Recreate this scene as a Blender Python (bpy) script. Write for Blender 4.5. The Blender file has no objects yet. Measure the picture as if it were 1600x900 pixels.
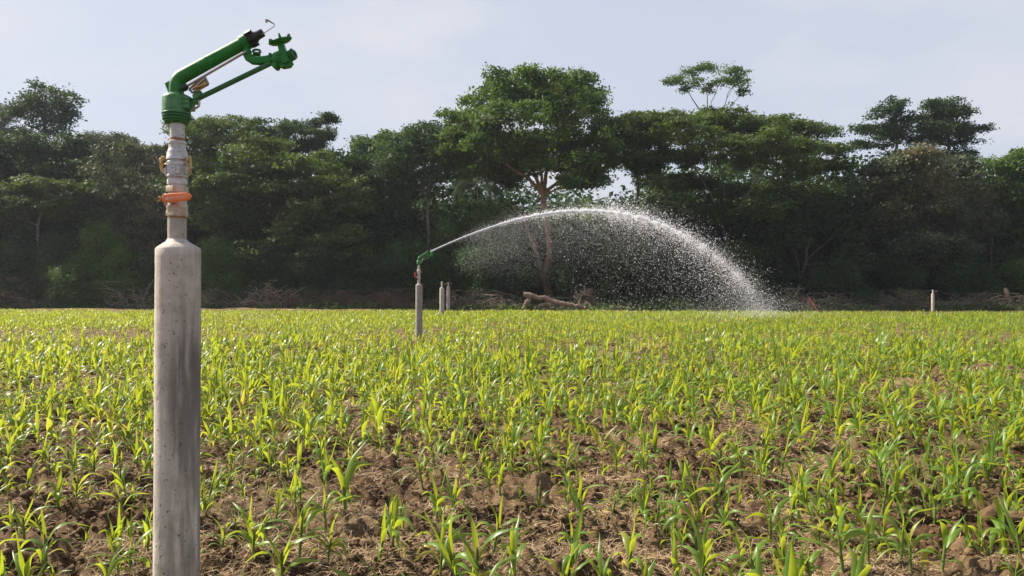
import bpy, math, random
import numpy as np
from mathutils import Vector, Matrix
R = math.radians
PI = math.pi
rng = np.random.default_rng(7)
random.seed(7)
SC = bpy.context.scene
COL = SC.collection

# ---------------------------------------------------------------- camera
F, CX, HZ, H = 1164.0, 800.0, 456.0, 1.49      # focal length in photo pixels, centre column, horizon row, eye height
cam = bpy.data.cameras.new('camera')
cam.sensor_width = 36.0
cam.lens = F / 1600.0 * 36.0
cam.clip_end = 6000.0
cam.clip_start = 0.05
camo = bpy.data.objects.new('camera', cam)
COL.objects.link(camo)
camo.location = (0, 0, H)
camo.rotation_euler = (R(90) + math.atan(6.0 / F), 0, 0)
SC.camera = camo

# ---------------------------------------------------------------- sky, sun, exposure
SUN_AZ = R(-70)          # clockwise from +Y: behind the scene and to the left
SUN_EL = R(42)
sd = Vector((math.sin(SUN_AZ) * math.cos(SUN_EL), math.cos(SUN_AZ) * math.cos(SUN_EL), math.sin(SUN_EL)))
w = bpy.data.worlds.new('World')
SC.world = w
w.use_nodes = True
nt = w.node_tree
nt.nodes.clear()
out = nt.nodes.new('ShaderNodeOutputWorld')
bg = nt.nodes.new('ShaderNodeBackground')
sky = nt.nodes.new('ShaderNodeTexSky')
sky.sky_type = 'NISHITA'
sky.sun_disc = False
sky.sun_elevation = SUN_EL
sky.sun_rotation = SUN_AZ % (2 * PI)
sky.dust_density = 3.0
sky.air_density = 1.0
sky.ozone_density = 1.5
tc = nt.nodes.new('ShaderNodeTexCoord')
mp = nt.nodes.new('ShaderNodeMapping')
mp.inputs['Scale'].default_value = (1.0, 1.0, 2.6)
nz = nt.nodes.new('ShaderNodeTexNoise')
nz.inputs['Scale'].default_value = 3.2
nz.inputs['Detail'].default_value = 5.0
nz.inputs['Roughness'].default_value = 0.5
cr = nt.nodes.new('ShaderNodeValToRGB')
cr.color_ramp.elements[0].position = 0.46
cr.color_ramp.elements[0].color = (0, 0, 0, 1)
cr.color_ramp.elements[1].position = 0.78
cr.color_ramp.elements[1].color = (1, 1, 1, 1)
mx = nt.nodes.new('ShaderNodeMixRGB')       # thin veil of high haze over the clear sky
mx.inputs[0].default_value = 0.80
mx.inputs[2].default_value = (3.98, 4.28, 4.98, 1)
mc = nt.nodes.new('ShaderNodeMixRGB')       # faint clouds
mc.inputs[2].default_value = (4.75, 4.75, 5.0, 1)
nt.links.new(tc.outputs['Generated'], mp.inputs['Vector'])
nt.links.new(mp.outputs['Vector'], nz.inputs['Vector'])
nt.links.new(nz.outputs['Fac'], cr.inputs['Fac'])
nt.links.new(sky.outputs['Color'], mx.inputs[1])
nt.links.new(mx.outputs['Color'], mc.inputs[1])
nt.links.new(cr.outputs['Color'], mc.inputs[0])
sxyz = nt.nodes.new('ShaderNodeSeparateXYZ')
nt.links.new(tc.outputs['Generated'], sxyz.inputs['Vector'])
hzr = nt.nodes.new('ShaderNodeMapRange')
hzr.interpolation_type = 'SMOOTHSTEP'
hzr.inputs['From Min'].default_value = 0.30
hzr.inputs['From Max'].default_value = 0.75
hzr.inputs['To Min'].default_value = 0.86
hzr.inputs['To Max'].default_value = 0.18
nt.links.new(sxyz.outputs['Z'], hzr.inputs['Value'])
nt.links.new(hzr.outputs['Result'], mx.inputs[0])
nt.links.new(mc.outputs['Color'], bg.inputs['Color'])
bg.inputs['Strength'].default_value = 0.085
nt.links.new(bg.outputs['Background'], out.inputs['Surface'])

sun = bpy.data.lights.new('sun', 'SUN')
sun.energy = 5.0
sun.angle = R(0.6)
sun.color = (1.0, 0.90, 0.76)
suno = bpy.data.objects.new('sun', sun)
COL.objects.link(suno)
suno.location = (-30, 40, 60)
suno.rotation_euler = sd.to_track_quat('Z', 'Y').to_euler()

SC.view_settings.view_transform = 'Standard'
SC.view_settings.look = 'None'
SC.view_settings.exposure = 0.95
SC.view_settings.gamma = 1.0
SC.view_settings.use_curve_mapping = False
SC.render.engine = 'CYCLES'
SC.cycles.use_denoising = True
SC.cycles.max_bounces = 10
SC.cycles.diffuse_bounces = 7
SC.cycles.transmission_bounces = 8
SC.cycles.transparent_max_bounces = 16


# ---------------------------------------------------------------- helpers
def P(px, py, d):
    """a point of the place seen at photo pixel (px, py) at the distance d"""
    return Vector(((px - CX) / F * d, d, H - (py - HZ) / F * d))


def tag(o, label=None, cat=None, group=None, kind=None):
    if label: o['label'] = label
    if cat: o['category'] = cat
    if group: o['group'] = group
    if kind: o['kind'] = kind
    return o


def empty(name, loc, rz=0.0):
    o = bpy.data.objects.new(name, None)
    o.empty_display_size = 0.2
    COL.objects.link(o)
    o.location = loc
    o.rotation_euler = (0, 0, rz)
    return o


def mesh_np(name, verts, faces, mat, parent=None, smooth=False, tint=None, loc=None, sharp=None):
    """verts (N,3) array; faces: list of (M,k) index arrays"""
    me = bpy.data.meshes.new(name)
    verts = np.asarray(verts, dtype=np.float32)
    faces = [np.asarray(f, dtype=np.int32) for f in faces if len(f)]
    me.vertices.add(len(verts))
    me.vertices.foreach_set('co', verts.ravel())
    tot = np.concatenate([np.full(len(f), f.shape[1], np.int32) for f in faces])
    idx = np.concatenate([f.ravel() for f in faces])
    st = np.zeros(len(tot), np.int32)
    st[1:] = np.cumsum(tot)[:-1]
    me.loops.add(len(idx))
    me.loops.foreach_set('vertex_index', idx)
    me.polygons.add(len(tot))
    me.polygons.foreach_set('loop_start', st)
    if smooth:
        me.polygons.foreach_set('use_smooth', np.ones(len(tot), bool))
    me.update(calc_edges=True)
    if sharp:
        me.set_sharp_from_angle(angle=R(sharp))
    if tint is not None:
        a = me.attributes.new('tint', 'FLOAT', 'POINT')
        a.data.foreach_set('value', np.asarray(tint, np.float32))
    me.materials.append(mat)
    o = bpy.data.objects.new(name, me)
    COL.objects.link(o)
    if parent is not None: o.parent = parent
    if loc is not None: o.location = loc
    return o


class MB:
    """collects shapes into one mesh"""
    def __init__(s):
        s.v, s.q, s.t, s.n = [], [], [], 0

    def add(s, v, quads=(), tris=()):
        v = np.asarray(v, float).reshape(-1, 3)
        if len(quads): s.q.append(np.asarray(quads, int).reshape(-1, 4) + s.n)
        if len(tris): s.t.append(np.asarray(tris, int).reshape(-1, 3) + s.n)
        s.v.append(v)
        s.n += len(v)

    def rings(s, rings, cap=True):
        k, n = len(rings), len(rings[0])
        v = np.concatenate([np.asarray(r, float) for r in rings])
        i = np.arange(n); j = (i + 1) % n
        q = [np.stack([a * n + i, a * n + j, (a + 1) * n + j, (a + 1) * n + i], 1) for a in range(k - 1)]
        tr = []
        if cap:
            c0, c1 = len(v), len(v) + 1
            v = np.concatenate([v, [np.mean(rings[0], 0)], [np.mean(rings[-1], 0)]])
            tr = np.concatenate([np.stack([np.full(n, c0), j, i], 1), np.stack([np.full(n, c1), (k - 1) * n + i, (k - 1) * n + j], 1)])
        s.add(v, np.concatenate(q), tr)

    def lathe(s, prof, base=(0, 0, 0), axis=(0, 0, 1), n=32, cap=True, phase=0.0, rough=0.0):
        """prof: (radius, height[, shift x]) along axis"""
        m = Vector(axis).to_track_quat('Z', 'Y').to_matrix() if tuple(axis) != (0, 0, 1) else Matrix.Identity(3)
        m = np.array(m)
        a = np.linspace(0, 2 * PI, n, endpoint=False) + phase
        rr = []
        for p in prof:
            r = p[0] * (1 + rough * rng.normal(size=n)) if rough else p[0]
            sx = p[2] if len(p) > 2 else 0.0
            ring = np.stack([r * np.cos(a) + sx, r * np.sin(a), np.full(n, p[1])], 1)
            rr.append(ring @ m.T + np.asarray(base, float))
        s.rings(rr, cap)

    def tube(s, pts, rad, n=8, cap=True):
        pts = np.asarray([tuple(p) for p in pts], float)
        k = len(pts)
        rad = np.full(k, rad) if np.isscalar(rad) else np.asarray(rad, float)
        d = np.gradient(pts, axis=0)
        d /= np.linalg.norm(d, axis=1)[:, None] + 1e-12
        up = np.array([0, 0, 1.0]) if abs(d[0][2]) < 0.9 else np.array([1.0, 0, 0])
        a = np.linspace(0, 2 * PI, n, endpoint=False)
        rr = []
        u = np.cross(d[0], up); u /= np.linalg.norm(u)
        for i in range(k):
            u = u - d[i] * np.dot(u, d[i]); u /= np.linalg.norm(u) + 1e-12
            v = np.cross(d[i], u)
            rr.append(pts[i] + rad[i] * (np.cos(a)[:, None] * u + np.sin(a)[:, None] * v))
        s.rings(rr, cap)

    def prism(s, poly, y0, y1):
        """polygon in (x, z), extruded from y0 to y1"""
        p = np.asarray(poly, float)
        s.rings([np.stack([p[:, 0], np.full(len(p), y0), p[:, 1]], 1), np.stack([p[:, 0], np.full(len(p), y1), p[:, 1]], 1)])

    def box(s, c, size, m=None):
        b = np.array([(x, y, z) for z in (-.5, .5) for y in (-.5, .5) for x in (-.5, .5)]) * np.asarray(size)
        if m is not None: b = b @ np.array(m).T
        s.add(b + np.asarray(tuple(c)), [(0, 2, 3, 1), (4, 5, 7, 6), (0, 1, 5, 4), (2, 6, 7, 3), (0, 4, 6, 2), (1, 3, 7, 5)])

    def ball(s, c, r, n=12, scale=(1, 1, 1)):
        pr = [(max(1e-4, math.sin(t)) * r, -math.cos(t) * r) for t in np.linspace(0.02, PI - 0.02, n // 2 + 1)]
        a = np.linspace(0, 2 * PI, n, endpoint=False)
        s.rings([np.stack([p[0] * np.cos(a) * scale[0], p[0] * np.sin(a) * scale[1], np.full(n, p[1] * scale[2])], 1) + np.asarray(tuple(c)) for p in pr])

    def build(s, name, mat, parent=None, sharp=38, loc=None):
        f = []
        if s.q: f.append(np.concatenate(s.q))
        if s.t: f.append(np.concatenate(s.t))
        return mesh_np(name, np.concatenate(s.v), f, mat, parent, smooth=True, sharp=sharp, loc=loc)


# ---------------------------------------------------------------- noise
def _hash(ix, iy, seed):
    h = (ix.astype(np.int64) * 374761393 + iy.astype(np.int64) * 668265263 + seed * 974634777) & 0xFFFFFFFF
    h = ((h ^ (h >> 13)) * 1274126177) & 0xFFFFFFFF
    return ((h ^ (h >> 16)) & 0xFFFF) / 65535.0


def vnoise(x, y, seed=0):
    x = np.asarray(x, float); y = np.asarray(y, float)
    ix, iy = np.floor(x), np.floor(y)
    fx, fy = x - ix, y - iy
    fx = fx * fx * fx * (fx * (6 * fx - 15) + 10); fy = fy * fy * fy * (fy * (6 * fy - 15) + 10)
    a = _hash(ix, iy, seed); b = _hash(ix + 1, iy, seed); c = _hash(ix, iy + 1, seed); d = _hash(ix + 1, iy + 1, seed)
    return (a + (b - a) * fx) * (1 - fy) + (c + (d - c) * fx) * fy


def fbm(x, y, sc, oct=3, seed=0, gain=0.5):
    v, amp, tot = 0.0, 1.0, 0.0
    c, s_ = math.cos(0.6), math.sin(0.6)
    x = np.asarray(x, float) / sc; y = np.asarray(y, float) / sc
    for o in range(oct):
        v = v + amp * vnoise(x + 17.3 * o, y - 9.1 * o, seed + o); tot += amp; amp *= gain
        x, y = (x * c - y * s_) * 2.03, (x * s_ + y * c) * 2.03
    return v / tot


# ---------------------------------------------------------------- materials
def new_mat(name):
    m = bpy.data.materials.new(name)
    m.use_nodes = True
    t = m.node_tree
    t.nodes.clear()
    o = t.nodes.new('ShaderNodeOutputMaterial')
    return m, t, o


def N(t, kind, **kw):
    n = t.nodes.new(kind)
    for k, v in kw.items():
        if k in n.inputs.keys(): n.inputs[k].default_value = v
        else: setattr(n, k, v)
    return n


def ramp(t, fac, stops):
    n = t.nodes.new('ShaderNodeValToRGB')
    e = n.color_ramp.elements
    while len(e) < len(stops): e.new(0.5)
    for i, (p, c) in enumerate(stops):
        e[i].position = p
        e[i].color = (*c, 1) if len(c) == 3 else c
    t.links.new(fac, n.inputs['Fac'])
    return n.outputs['Color']


def noise(t, scale, detail=4.0, rough=0.55, vec=None, coord='Object'):
    n = N(t, 'ShaderNodeTexNoise')
    n.inputs['Scale'].default_value = scale
    n.inputs['Detail'].default_value = detail
    n.inputs['Roughness'].default_value = rough
    if vec is None:
        c = t.nodes.new('ShaderNodeTexCoord')
        vec = c.outputs[coord]
    t.links.new(vec, n.inputs['Vector'])
    return n.outputs['Fac']


def mixc(t, fac, a, b, mode='MIX'):
    n = t.nodes.new('ShaderNodeMixRGB')
    n.blend_type = mode
    for i, x in ((0, fac), (1, a), (2, b)):
        if isinstance(x, (int, float)): n.inputs[i].default_value = x
        elif isinstance(x, tuple): n.inputs[i].default_value = (*x, 1)
        else: t.links.new(x, n.inputs[i])
    return n.outputs['Color']


def bump(t, height, strength, dist):
    n = t.nodes.new('ShaderNodeBump')
    n.inputs['Strength'].default_value = strength
    n.inputs['Distance'].default_value = dist
    t.links.new(height, n.inputs['Height'])
    return n.outputs['Normal']


def simple(name, col, rough=0.5, metal=0.0, var=None, vscale=20.0, bumpd=0.0, bscale=60.0, coat=0.0, spec=0.5):
    m, t, o = new_mat(name)
    b = N(t, 'ShaderNodeBsdfPrincipled')
    b.inputs['Roughness'].default_value = rough
    b.inputs['Metallic'].default_value = metal
    b.inputs['Coat Weight'].default_value = coat
    b.inputs['Specular IOR Level'].default_value = spec
    if var:
        f = noise(t, vscale, 5, 0.6)
        t.links.new(ramp(t, f, [(0.36, col), (0.66, var)]), b.inputs['Base Color'])
        r2 = noise(t, vscale * 1.7, 3)
        mr = N(t, 'ShaderNodeMapRange')
        mr.inputs['To Min'].default_value = rough * 0.8
        mr.inputs['To Max'].default_value = min(1, rough * 1.35)
        t.links.new(r2, mr.inputs['Value'])
        t.links.new(mr.outputs['Result'], b.inputs['Roughness'])
    else:
        b.inputs['Base Color'].default_value = (*col, 1)
    if bumpd:
        t.links.new(bump(t, noise(t, bscale, 4), 0.7, bumpd), b.inputs['Normal'])
    t.links.new(b.outputs['BSDF'], o.inputs['Surface'])
    return m


def leaf_mat(name, dark, light, trans, tfac=0.35, rough=0.5, spec=0.4, yellow=None):
    """two-sided leaf: reflects a green, lets a yellower green through"""
    m, t, o = new_mat(name)
    at = N(t, 'ShaderNodeAttribute', attribute_name='tint')
    oi = N(t, 'ShaderNodeObjectInfo')
    add = N(t, 'ShaderNodeMath', operation='MULTIPLY_ADD')
    t.links.new(oi.outputs['Random'], add.inputs[0])
    add.inputs[1].default_value = 0.14
    t.links.new(at.outputs['Fac'], add.inputs[2])
    stops = [(0.0, dark), (0.75, light)]
    tst = [(0.0, tuple(c * 0.6 for c in trans)), (0.7, trans)]
    if yellow:
        stops.append((1.0, yellow)); tst.append((1.0, tuple(c * 1.7 for c in yellow)))
    c1 = ramp(t, add.outputs[0], stops)
    c2 = ramp(t, add.outputs[0], tst)
    b = N(t, 'ShaderNodeBsdfPrincipled')
    b.inputs['Roughness'].default_value = rough
    b.inputs['Specular IOR Level'].default_value = spec
    t.links.new(c1, b.inputs['Base Color'])
    tr = N(t, 'ShaderNodeBsdfTranslucent')
    t.links.new(c2, tr.inputs['Color'])
    mxs = N(t, 'ShaderNodeMixShader')
    mxs.inputs[0].default_value = tfac
    t.links.new(b.outputs['BSDF'], mxs.inputs[1])
    t.links.new(tr.outputs['BSDF'], mxs.inputs[2])
    t.links.new(mxs.outputs['Shader'], o.inputs['Surface'])
    return m


M = {}
M['corn'] = leaf_mat('corn_leaf', (0.06, 0.15, 0.03), (0.13, 0.25, 0.03), (0.50, 0.57, 0.035), 0.47, 0.40, 0.5, yellow=(0.34, 0.29, 0.04))
M['corn_stem'] = leaf_mat('corn_stem', (0.07, 0.14, 0.03), (0.14, 0.20, 0.05), (0.25, 0.32, 0.04), 0.25, 0.5, 0.4)
M['leaf_dark'] = leaf_mat('leaf_dark', (0.012, 0.026, 0.015), (0.055, 0.093, 0.037), (0.064, 0.127, 0.020), 0.28, 0.6, 0.18)
M['leaf_green'] = leaf_mat('leaf_green', (0.019, 0.037, 0.013), (0.080, 0.139, 0.037), (0.131, 0.235, 0.019), 0.32, 0.6, 0.18)
M['leaf_olive'] = leaf_mat('leaf_olive', (0.020, 0.036, 0.015), (0.097, 0.141, 0.043), (0.130, 0.204, 0.019), 0.30, 0.6, 0.18)
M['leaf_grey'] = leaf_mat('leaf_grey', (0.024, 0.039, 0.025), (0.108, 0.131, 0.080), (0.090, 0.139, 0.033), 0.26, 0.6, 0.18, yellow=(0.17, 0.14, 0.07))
M['leaf_bright'] = leaf_mat('leaf_bright', (0.027, 0.059, 0.013), (0.105, 0.179, 0.036), (0.212, 0.336, 0.024), 0.38, 0.6, 0.18)  # brighter leaf colour, standing in for sun on shrubs that lie in shade
M['leaf_palm'] = leaf_mat('leaf_palm', (0.048, 0.076, 0.055), (0.148, 0.185, 0.151), (0.126, 0.169, 0.078), 0.25, 0.6, 0.18)
M['bark'] = simple('bark', (0.07, 0.05, 0.036), 0.9, var=(0.135, 0.105, 0.078), vscale=3.0, bumpd=0.04, bscale=9)
M['bark_dark'] = simple('bark_dark', (0.035, 0.028, 0.022), 0.9, var=(0.075, 0.058, 0.045), vscale=3.0, bumpd=0.04, bscale=9)
M['bark_red'] = simple('bark_red', (0.16, 0.088, 0.052), 0.9, var=(0.34, 0.205, 0.13), vscale=2.0, bumpd=0.06, bscale=7)
M['bark_pale'] = simple('bark_pale', (0.12, 0.108, 0.09), 0.85, var=(0.23, 0.21, 0.18), vscale=3.0, bumpd=0.02, bscale=9)
M['dead_wood'] = simple('dead_wood', (0.12, 0.085, 0.06), 0.95, var=(0.26, 0.19, 0.14), vscale=4.0, bumpd=0.03, bscale=14)
M['twig'] = simple('twig', (0.065, 0.047, 0.035), 0.95, var=(0.21, 0.16, 0.12), vscale=1.3)
M['twig_red'] = simple('twig_red', (0.08, 0.047, 0.034), 0.95, var=(0.20, 0.122, 0.088), vscale=1.3)
M['twig_pale'] = simple('twig_pale', (0.20, 0.15, 0.11), 0.95, var=(0.34, 0.27, 0.20), vscale=1.3)
M['rust_red'] = simple('rust_red', (0.42, 0.08, 0.035), 0.7, var=(0.50, 0.15, 0.07), vscale=9)
M['green_paint'] = simple('green_paint', (0.009, 0.15, 0.018), 0.48, var=(0.022, 0.21, 0.036), vscale=26, coat=0.0, spec=0.35, bumpd=0.0007, bscale=90)
M['green_worn'] = simple('green_worn', (0.014, 0.15, 0.024), 0.42, var=(0.07, 0.21, 0.07), vscale=34, coat=0.1, bumpd=0.0008, bscale=110)
M['green_dark'] = simple('green_dark', (0.010, 0.10, 0.02), 0.45, var=(0.02, 0.14, 0.03), vscale=20)
M['black_plastic'] = simple('black_plastic', (0.012, 0.011, 0.014), 0.42, var=(0.022, 0.02, 0.022), vscale=40)
M['steel'] = simple('steel', (0.42, 0.40, 0.38), 0.3, 0.95, var=(0.30, 0.26, 0.22), vscale=30)
M['brass'] = simple('brass', (0.50, 0.34, 0.13), 0.35, 0.85, var=(0.34, 0.2, 0.07), vscale=30)
M['aluminium'] = simple('aluminium', (0.56, 0.56, 0.56), 0.45, 0.35, var=(0.42, 0.41, 0.39), vscale=22, bumpd=0.001, bscale=150)
M['valve_metal'] = simple('valve_metal', (0.54, 0.49, 0.42), 0.5, 0.25, var=(0.36, 0.26, 0.16), vscale=22, bumpd=0.001, bscale=120)
M['rust'] = simple('rust', (0.22, 0.09, 0.035), 0.9, var=(0.34, 0.2, 0.1), vscale=60)
M['handle_orange'] = simple('handle_orange', (0.85, 0.16, 0.03), 0.42, var=(0.90, 0.22, 0.05), vscale=40, coat=0.2)
M['handle_red'] = simple('handle_red', (0.42, 0.03, 0.02), 0.45, var=(0.36, 0.045, 0.03), vscale=40)
M['letter_pale'] = simple('letter_pale', (0.80, 0.50, 0.40), 0.6)


def wear(m, chip, amount=0.30, scale=120):
    """small chips and scuffs in a paint coat"""
    t = m.node_tree
    b = next(n for n in t.nodes if n.type == 'BSDF_PRINCIPLED')
    src = b.inputs['Base Color'].links[0].from_socket
    f1 = ramp(t, noise(t, scale, 4, 0.7), [(amount, (1, 1, 1)), (amount + 0.035, (0, 0, 0))])
    f2 = ramp(t, noise(t, scale * 0.12, 5, 0.65), [(0.50, (0, 0, 0)), (0.75, (0.4, 0.4, 0.4))])
    c = mixc(t, f2, src, chip)
    t.links.new(mixc(t, f1, c, chip), b.inputs['Base Color'])


wear(M['green_paint'], (0.10, 0.17, 0.09), 0.33)
wear(M['green_worn'], (0.17, 0.22, 0.13), 0.36)
wear(M['green_dark'], (0.08, 0.12, 0.07), 0.33)
wear(M['handle_orange'], (0.55, 0.33, 0.2), 0.33)
wear(M['aluminium'], (0.22, 0.16, 0.10), 0.36, 60)
wear(M['valve_metal'], (0.24, 0.12, 0.05), 0.34, 60)


def concrete_mat(name, stain=True, g=1.0):
    m, t, o = new_mat(name)
    c = N(t, 'ShaderNodeTexCoord')
    b = N(t, 'ShaderNodeBsdfPrincipled')
    b.inputs['Roughness'].default_value = 0.88
    base = ramp(t, noise(t, 7, 6, 0.62), [(0.3, (0.36 * g, 0.315 * g, 0.265 * g)), (0.5, (0.52 * g, 0.465 * g, 0.405 * g)), (0.7, (0.63 * g, 0.58 * g, 0.51 * g))])
    mp_ = N(t, 'ShaderNodeMapping')
    mp_.inputs['Scale'].default_value = (18, 18, 1.6)
    t.links.new(c.outputs['Object'], mp_.inputs['Vector'])
    streak = noise(t, 1.0, 5, 0.65, mp_.outputs['Vector'])
    col = mixc(t, ramp(t, streak, [(0.48, (0, 0, 0)), (0.68, (0.55, 0.55, 0.55))]), base, (0.20, 0.175, 0.15))
    if stain:
        # grime where water has run down one side: an upright patch with ragged edges
        sp = N(t, 'ShaderNodeSeparateXYZ')
        t.links.new(c.outputs['Object'], sp.inputs['Vector'])
        mp2 = N(t, 'ShaderNodeMapping')
        mp2.inputs['Scale'].default_value = (34, 34, 3.2)
        t.links.new(c.outputs['Object'], mp2.inputs['Vector'])
        rag = noise(t, 1.0, 5, 0.6, mp2.outputs['Vector'])

        def mr(src, a, b_, c_, d_):
            n = N(t, 'ShaderNodeMapRange', interpolation_type='SMOOTHSTEP')
            for k, v in (('From Min', a), ('From Max', b_), ('To Min', c_), ('To Max', d_)): n.inputs[k].default_value = v
            t.links.new(src, n.inputs['Value'])
            return n.outputs['Result']

        def mul(a, b_):
            n = N(t, 'ShaderNodeMath', operation='MULTIPLY')
            t.links.new(a, n.inputs[0]); t.links.new(b_, n.inputs[1])
            return n.outputs[0]
        fx = mr(sp.outputs['X'], -0.004, 0.05, 0, 1)
        fz = mul(mr(sp.outputs['Z'], 0.45, 0.95, 0, 1), mr(sp.outputs['Z'], 1.12, 1.5, 1, 0))
        fr = mr(rag, 0.25, 0.66, 0.25, 0.95)
        fac = mul(mul(fx, fz), fr)
        col = mixc(t, fac, col, (0.085, 0.08, 0.075))
        fz2 = mr(sp.outputs['Z'], 0.9, 1.35, 1, 0.25)
        fac2 = mul(mul(mr(sp.outputs['X'], -0.03, 0.06, 0, 0.75), fz2), mr(rag, 0.38, 0.62, 0, 1))
        col = mixc(t, fac2, col, (0.20, 0.185, 0.17))
    pit = noise(t, 75, 3, 0.5)
    pr = ramp(t, pit, [(0.29, (0, 0, 0)), (0.36, (1, 1, 1))])
    col = mixc(t, pr, (0.13, 0.11, 0.09), col)
    t.links.new(col, b.inputs['Base Color'])
    hsum = mixc(t, 0.5, pr, noise(t, 24, 6, 0.65))
    t.links.new(bump(t, hsum, 0.8, 0.006), b.inputs['Normal'])
    t.links.new(b.outputs['BSDF'], o.inputs['Surface'])
    return m


M['concrete'] = concrete_mat('concrete')
M['concrete_plain'] = concrete_mat('concrete_plain', False)
M['concrete_shaded'] = concrete_mat('concrete_shaded', False, 0.55)  # darker copy: shade on the far post's front is put into its colour
M['concrete_grey'] = concrete_mat('concrete_grey', False, 0.78)


def soil_mat():
    m, t, o = new_mat('soil')
    c = N(t, 'ShaderNodeTexCoord')
    V = c.outputs['Object']
    b = N(t, 'ShaderNodeBsdfPrincipled')
    b.inputs['Roughness'].default_value = 0.95
    b.inputs['Specular IOR Level'].default_value = 0.2
    fine = noise(t, 30, 9, 0.78, V)
    base = ramp(t, fine, [(0.36, (0.018, 0.010, 0.004)), (0.5, (0.078, 0.045, 0.022)), (0.63, (0.225, 0.142, 0.075))])
    patch = noise(t, 1.15, 6, 0.66, V)
    mpv = N(t, 'ShaderNodeMapping')
    mpv.inputs['Rotation'].default_value = (0, 0, 0.7)
    mpv.inputs['Scale'].default_value = (30, 120, 30)
    t.links.new(V, mpv.inputs['Vector'])
    fib = noise(t, 1.0, 5, 0.7, mpv.outputs['Vector'])
    dry = ramp(t, fib, [(0.3, (0.13, 0.085, 0.052)), (0.5, (0.25, 0.172, 0.095)), (0.7, (0.46, 0.34, 0.20))])
    col = mixc(t, ramp(t, patch, [(0.45, (0, 0, 0)), (0.60, (0.85, 0.85, 0.85))]), base, dry)
    big = noise(t, 0.22, 3, 0.5, V)
    col = mixc(t, ramp(t, big, [(0.45, (0, 0, 0)), (0.7, (0.35, 0.35, 0.35))]), col, (0.22, 0.13, 0.07))
    t.links.new(col, b.inputs['Base Color'])
    t.links.new(bump(t, mixc(t, 0.4, fine, fib), 1.0, 0.05), b.inputs['Normal'])
    t.links.new(b.outputs['BSDF'], o.inputs['Surface'])
    return m


M['soil'] = soil_mat()
M['clod'] = simple('clod', (0.045, 0.026, 0.013), 0.95, var=(0.19, 0.12, 0.063), vscale=9, bumpd=0.01, bscale=60, spec=0.2)
M['straw'] = leaf_mat('straw', (0.16, 0.10, 0.055), (0.56, 0.42, 0.26), (0.3, 0.2, 0.1), 0.12, 0.8, 0.2)


# ---------------------------------------------------------------- ground
def field_edge(x):
    return 51.0 - 0.055 * np.asarray(x, float)


MOUNDS = [(-0.1, 16.0, 0.55, 0.25, 0.10), (0.9, 16.4, 0.5, 0.3, 0.06), (2.2, 17.0, 0.9, 0.3, 0.09), (3.4, 17.6, 0.6, 0.35, 0.13), (-1.3, 15.8, 0.5, 0.3, 0.07),
          (8.3, 12.8, 0.55, 0.5, 0.22), (7.6, 12.2, 0.5, 0.4, 0.10), (6.1, 11.2, 0.6, 0.3, 0.10), (5.3, 10.6, 0.5, 0.25, 0.07), (6.9, 13.2, 0.5, 0.3, 0.10),
          (-14.5, 26.0, 0.6, 0.4, 0.16), (-12.0, 24.5, 0.6, 0.4, 0.12), (-5.8, 20.5, 0.5, 0.4, 0.12), (-3.2, 17.5, 0.45, 0.3, 0.09)]


def ground_z(x, y):
    x = np.asarray(x, float); y = np.asarray(y, float)
    d = np.hypot(x, y)
    z = 0.10 * (fbm(x, y, 6.0, 2, 11) - 0.5)
    near = np.clip((34 - d) / 20, 0.0, 1.0)
    clod = fbm(x, y * 1.25, 0.42, 4, 3, 0.6)
    lump = np.abs(fbm(x, y, 0.22, 2, 23, 0.5) - 0.5) * 2
    crumb = np.abs(fbm(x, y, 0.085, 2, 29, 0.5) - 0.5) * 2
    row = 0.5 + 0.5 * np.sin((y + 0.06 * x + 0.25 * fbm(x, y, 2.5, 2, 5)) * 2 * PI / 0.82)
    z = z + near * (0.165 * (clod - 0.5) + 0.075 * (lump - 0.35) + 0.08 * (crumb - 0.35) + 0.035 * (vnoise(x / 0.045, y / 0.045, 63) - 0.5) + 0.065 * (row - 0.5)) + (1 - near) * 0.10 * (fbm(x, y, 1.6, 3, 9) - 0.5)
    for mx_, my, sx, sy, h in MOUNDS:
        z = z + h * np.exp(-((x - mx_) / sx) ** 2 - ((y - my) / sy) ** 2) * (0.6 + 0.9 * fbm(x, y, 0.25, 3, 31))
    e = y - field_edge(x)
    berm = np.exp(-((e - 5.0) / 2.3) ** 2) * 0.30 * fbm(x, y, 4.0, 3, 41) * np.clip((10 - x) / 20, 0.25, 1)
    return z + np.where(np.abs(x) < 200, berm, 0)


def build_ground():
    th = np.concatenate([np.linspace(-50, 50, 720), np.linspace(54, 306, 64)]) * PI / 180     # fine where the photograph looks, coarse all round
    rad = np.concatenate([[0.25, 0.8, 1.4], np.geomspace(2.0, 20, 330)[0:], np.geomspace(20.3, 95, 130), np.geomspace(105, 4500, 26)])
    T, RR = np.meshgrid(th, rad)
    X, Y = RR * np.sin(T), RR * np.cos(T)
    Z = ground_z(X, Y)
    Z = np.where(RR > 130, 0.0, Z)
    n, k = len(th), len(rad)
    v = np.stack([X, Y, Z], -1).reshape(-1, 3)
    v = np.concatenate([v, [[0, 0, 0]]])
    a, i = np.meshgrid(np.arange(k - 1), np.arange(n), indexing='ij')
    j = (i + 1) % n
    q = np.stack([a * n + i, a * n + j, (a + 1) * n + j, (a + 1) * n + i], -1).reshape(-1, 4)
    q = q[:, ::-1]
    ii = np.arange(n)
    tr = np.stack([np.full(n, len(v) - 1), (ii + 1) % n, ii], 1)[:, ::-1]
    o = mesh_np('ground', v, [q, tr], M['soil'], smooth=True)
    tag(o, 'brown tilled soil of the maize field with dry residue', 'ground', kind='structure')


build_ground()


# ---------------------------------------------------------------- sprinklers
S0 = 3.57 / F            # metres per photo pixel at the near post


def q2(px, py):
    return ((px - 276.5) * S0, (942 - py) * S0)


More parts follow.
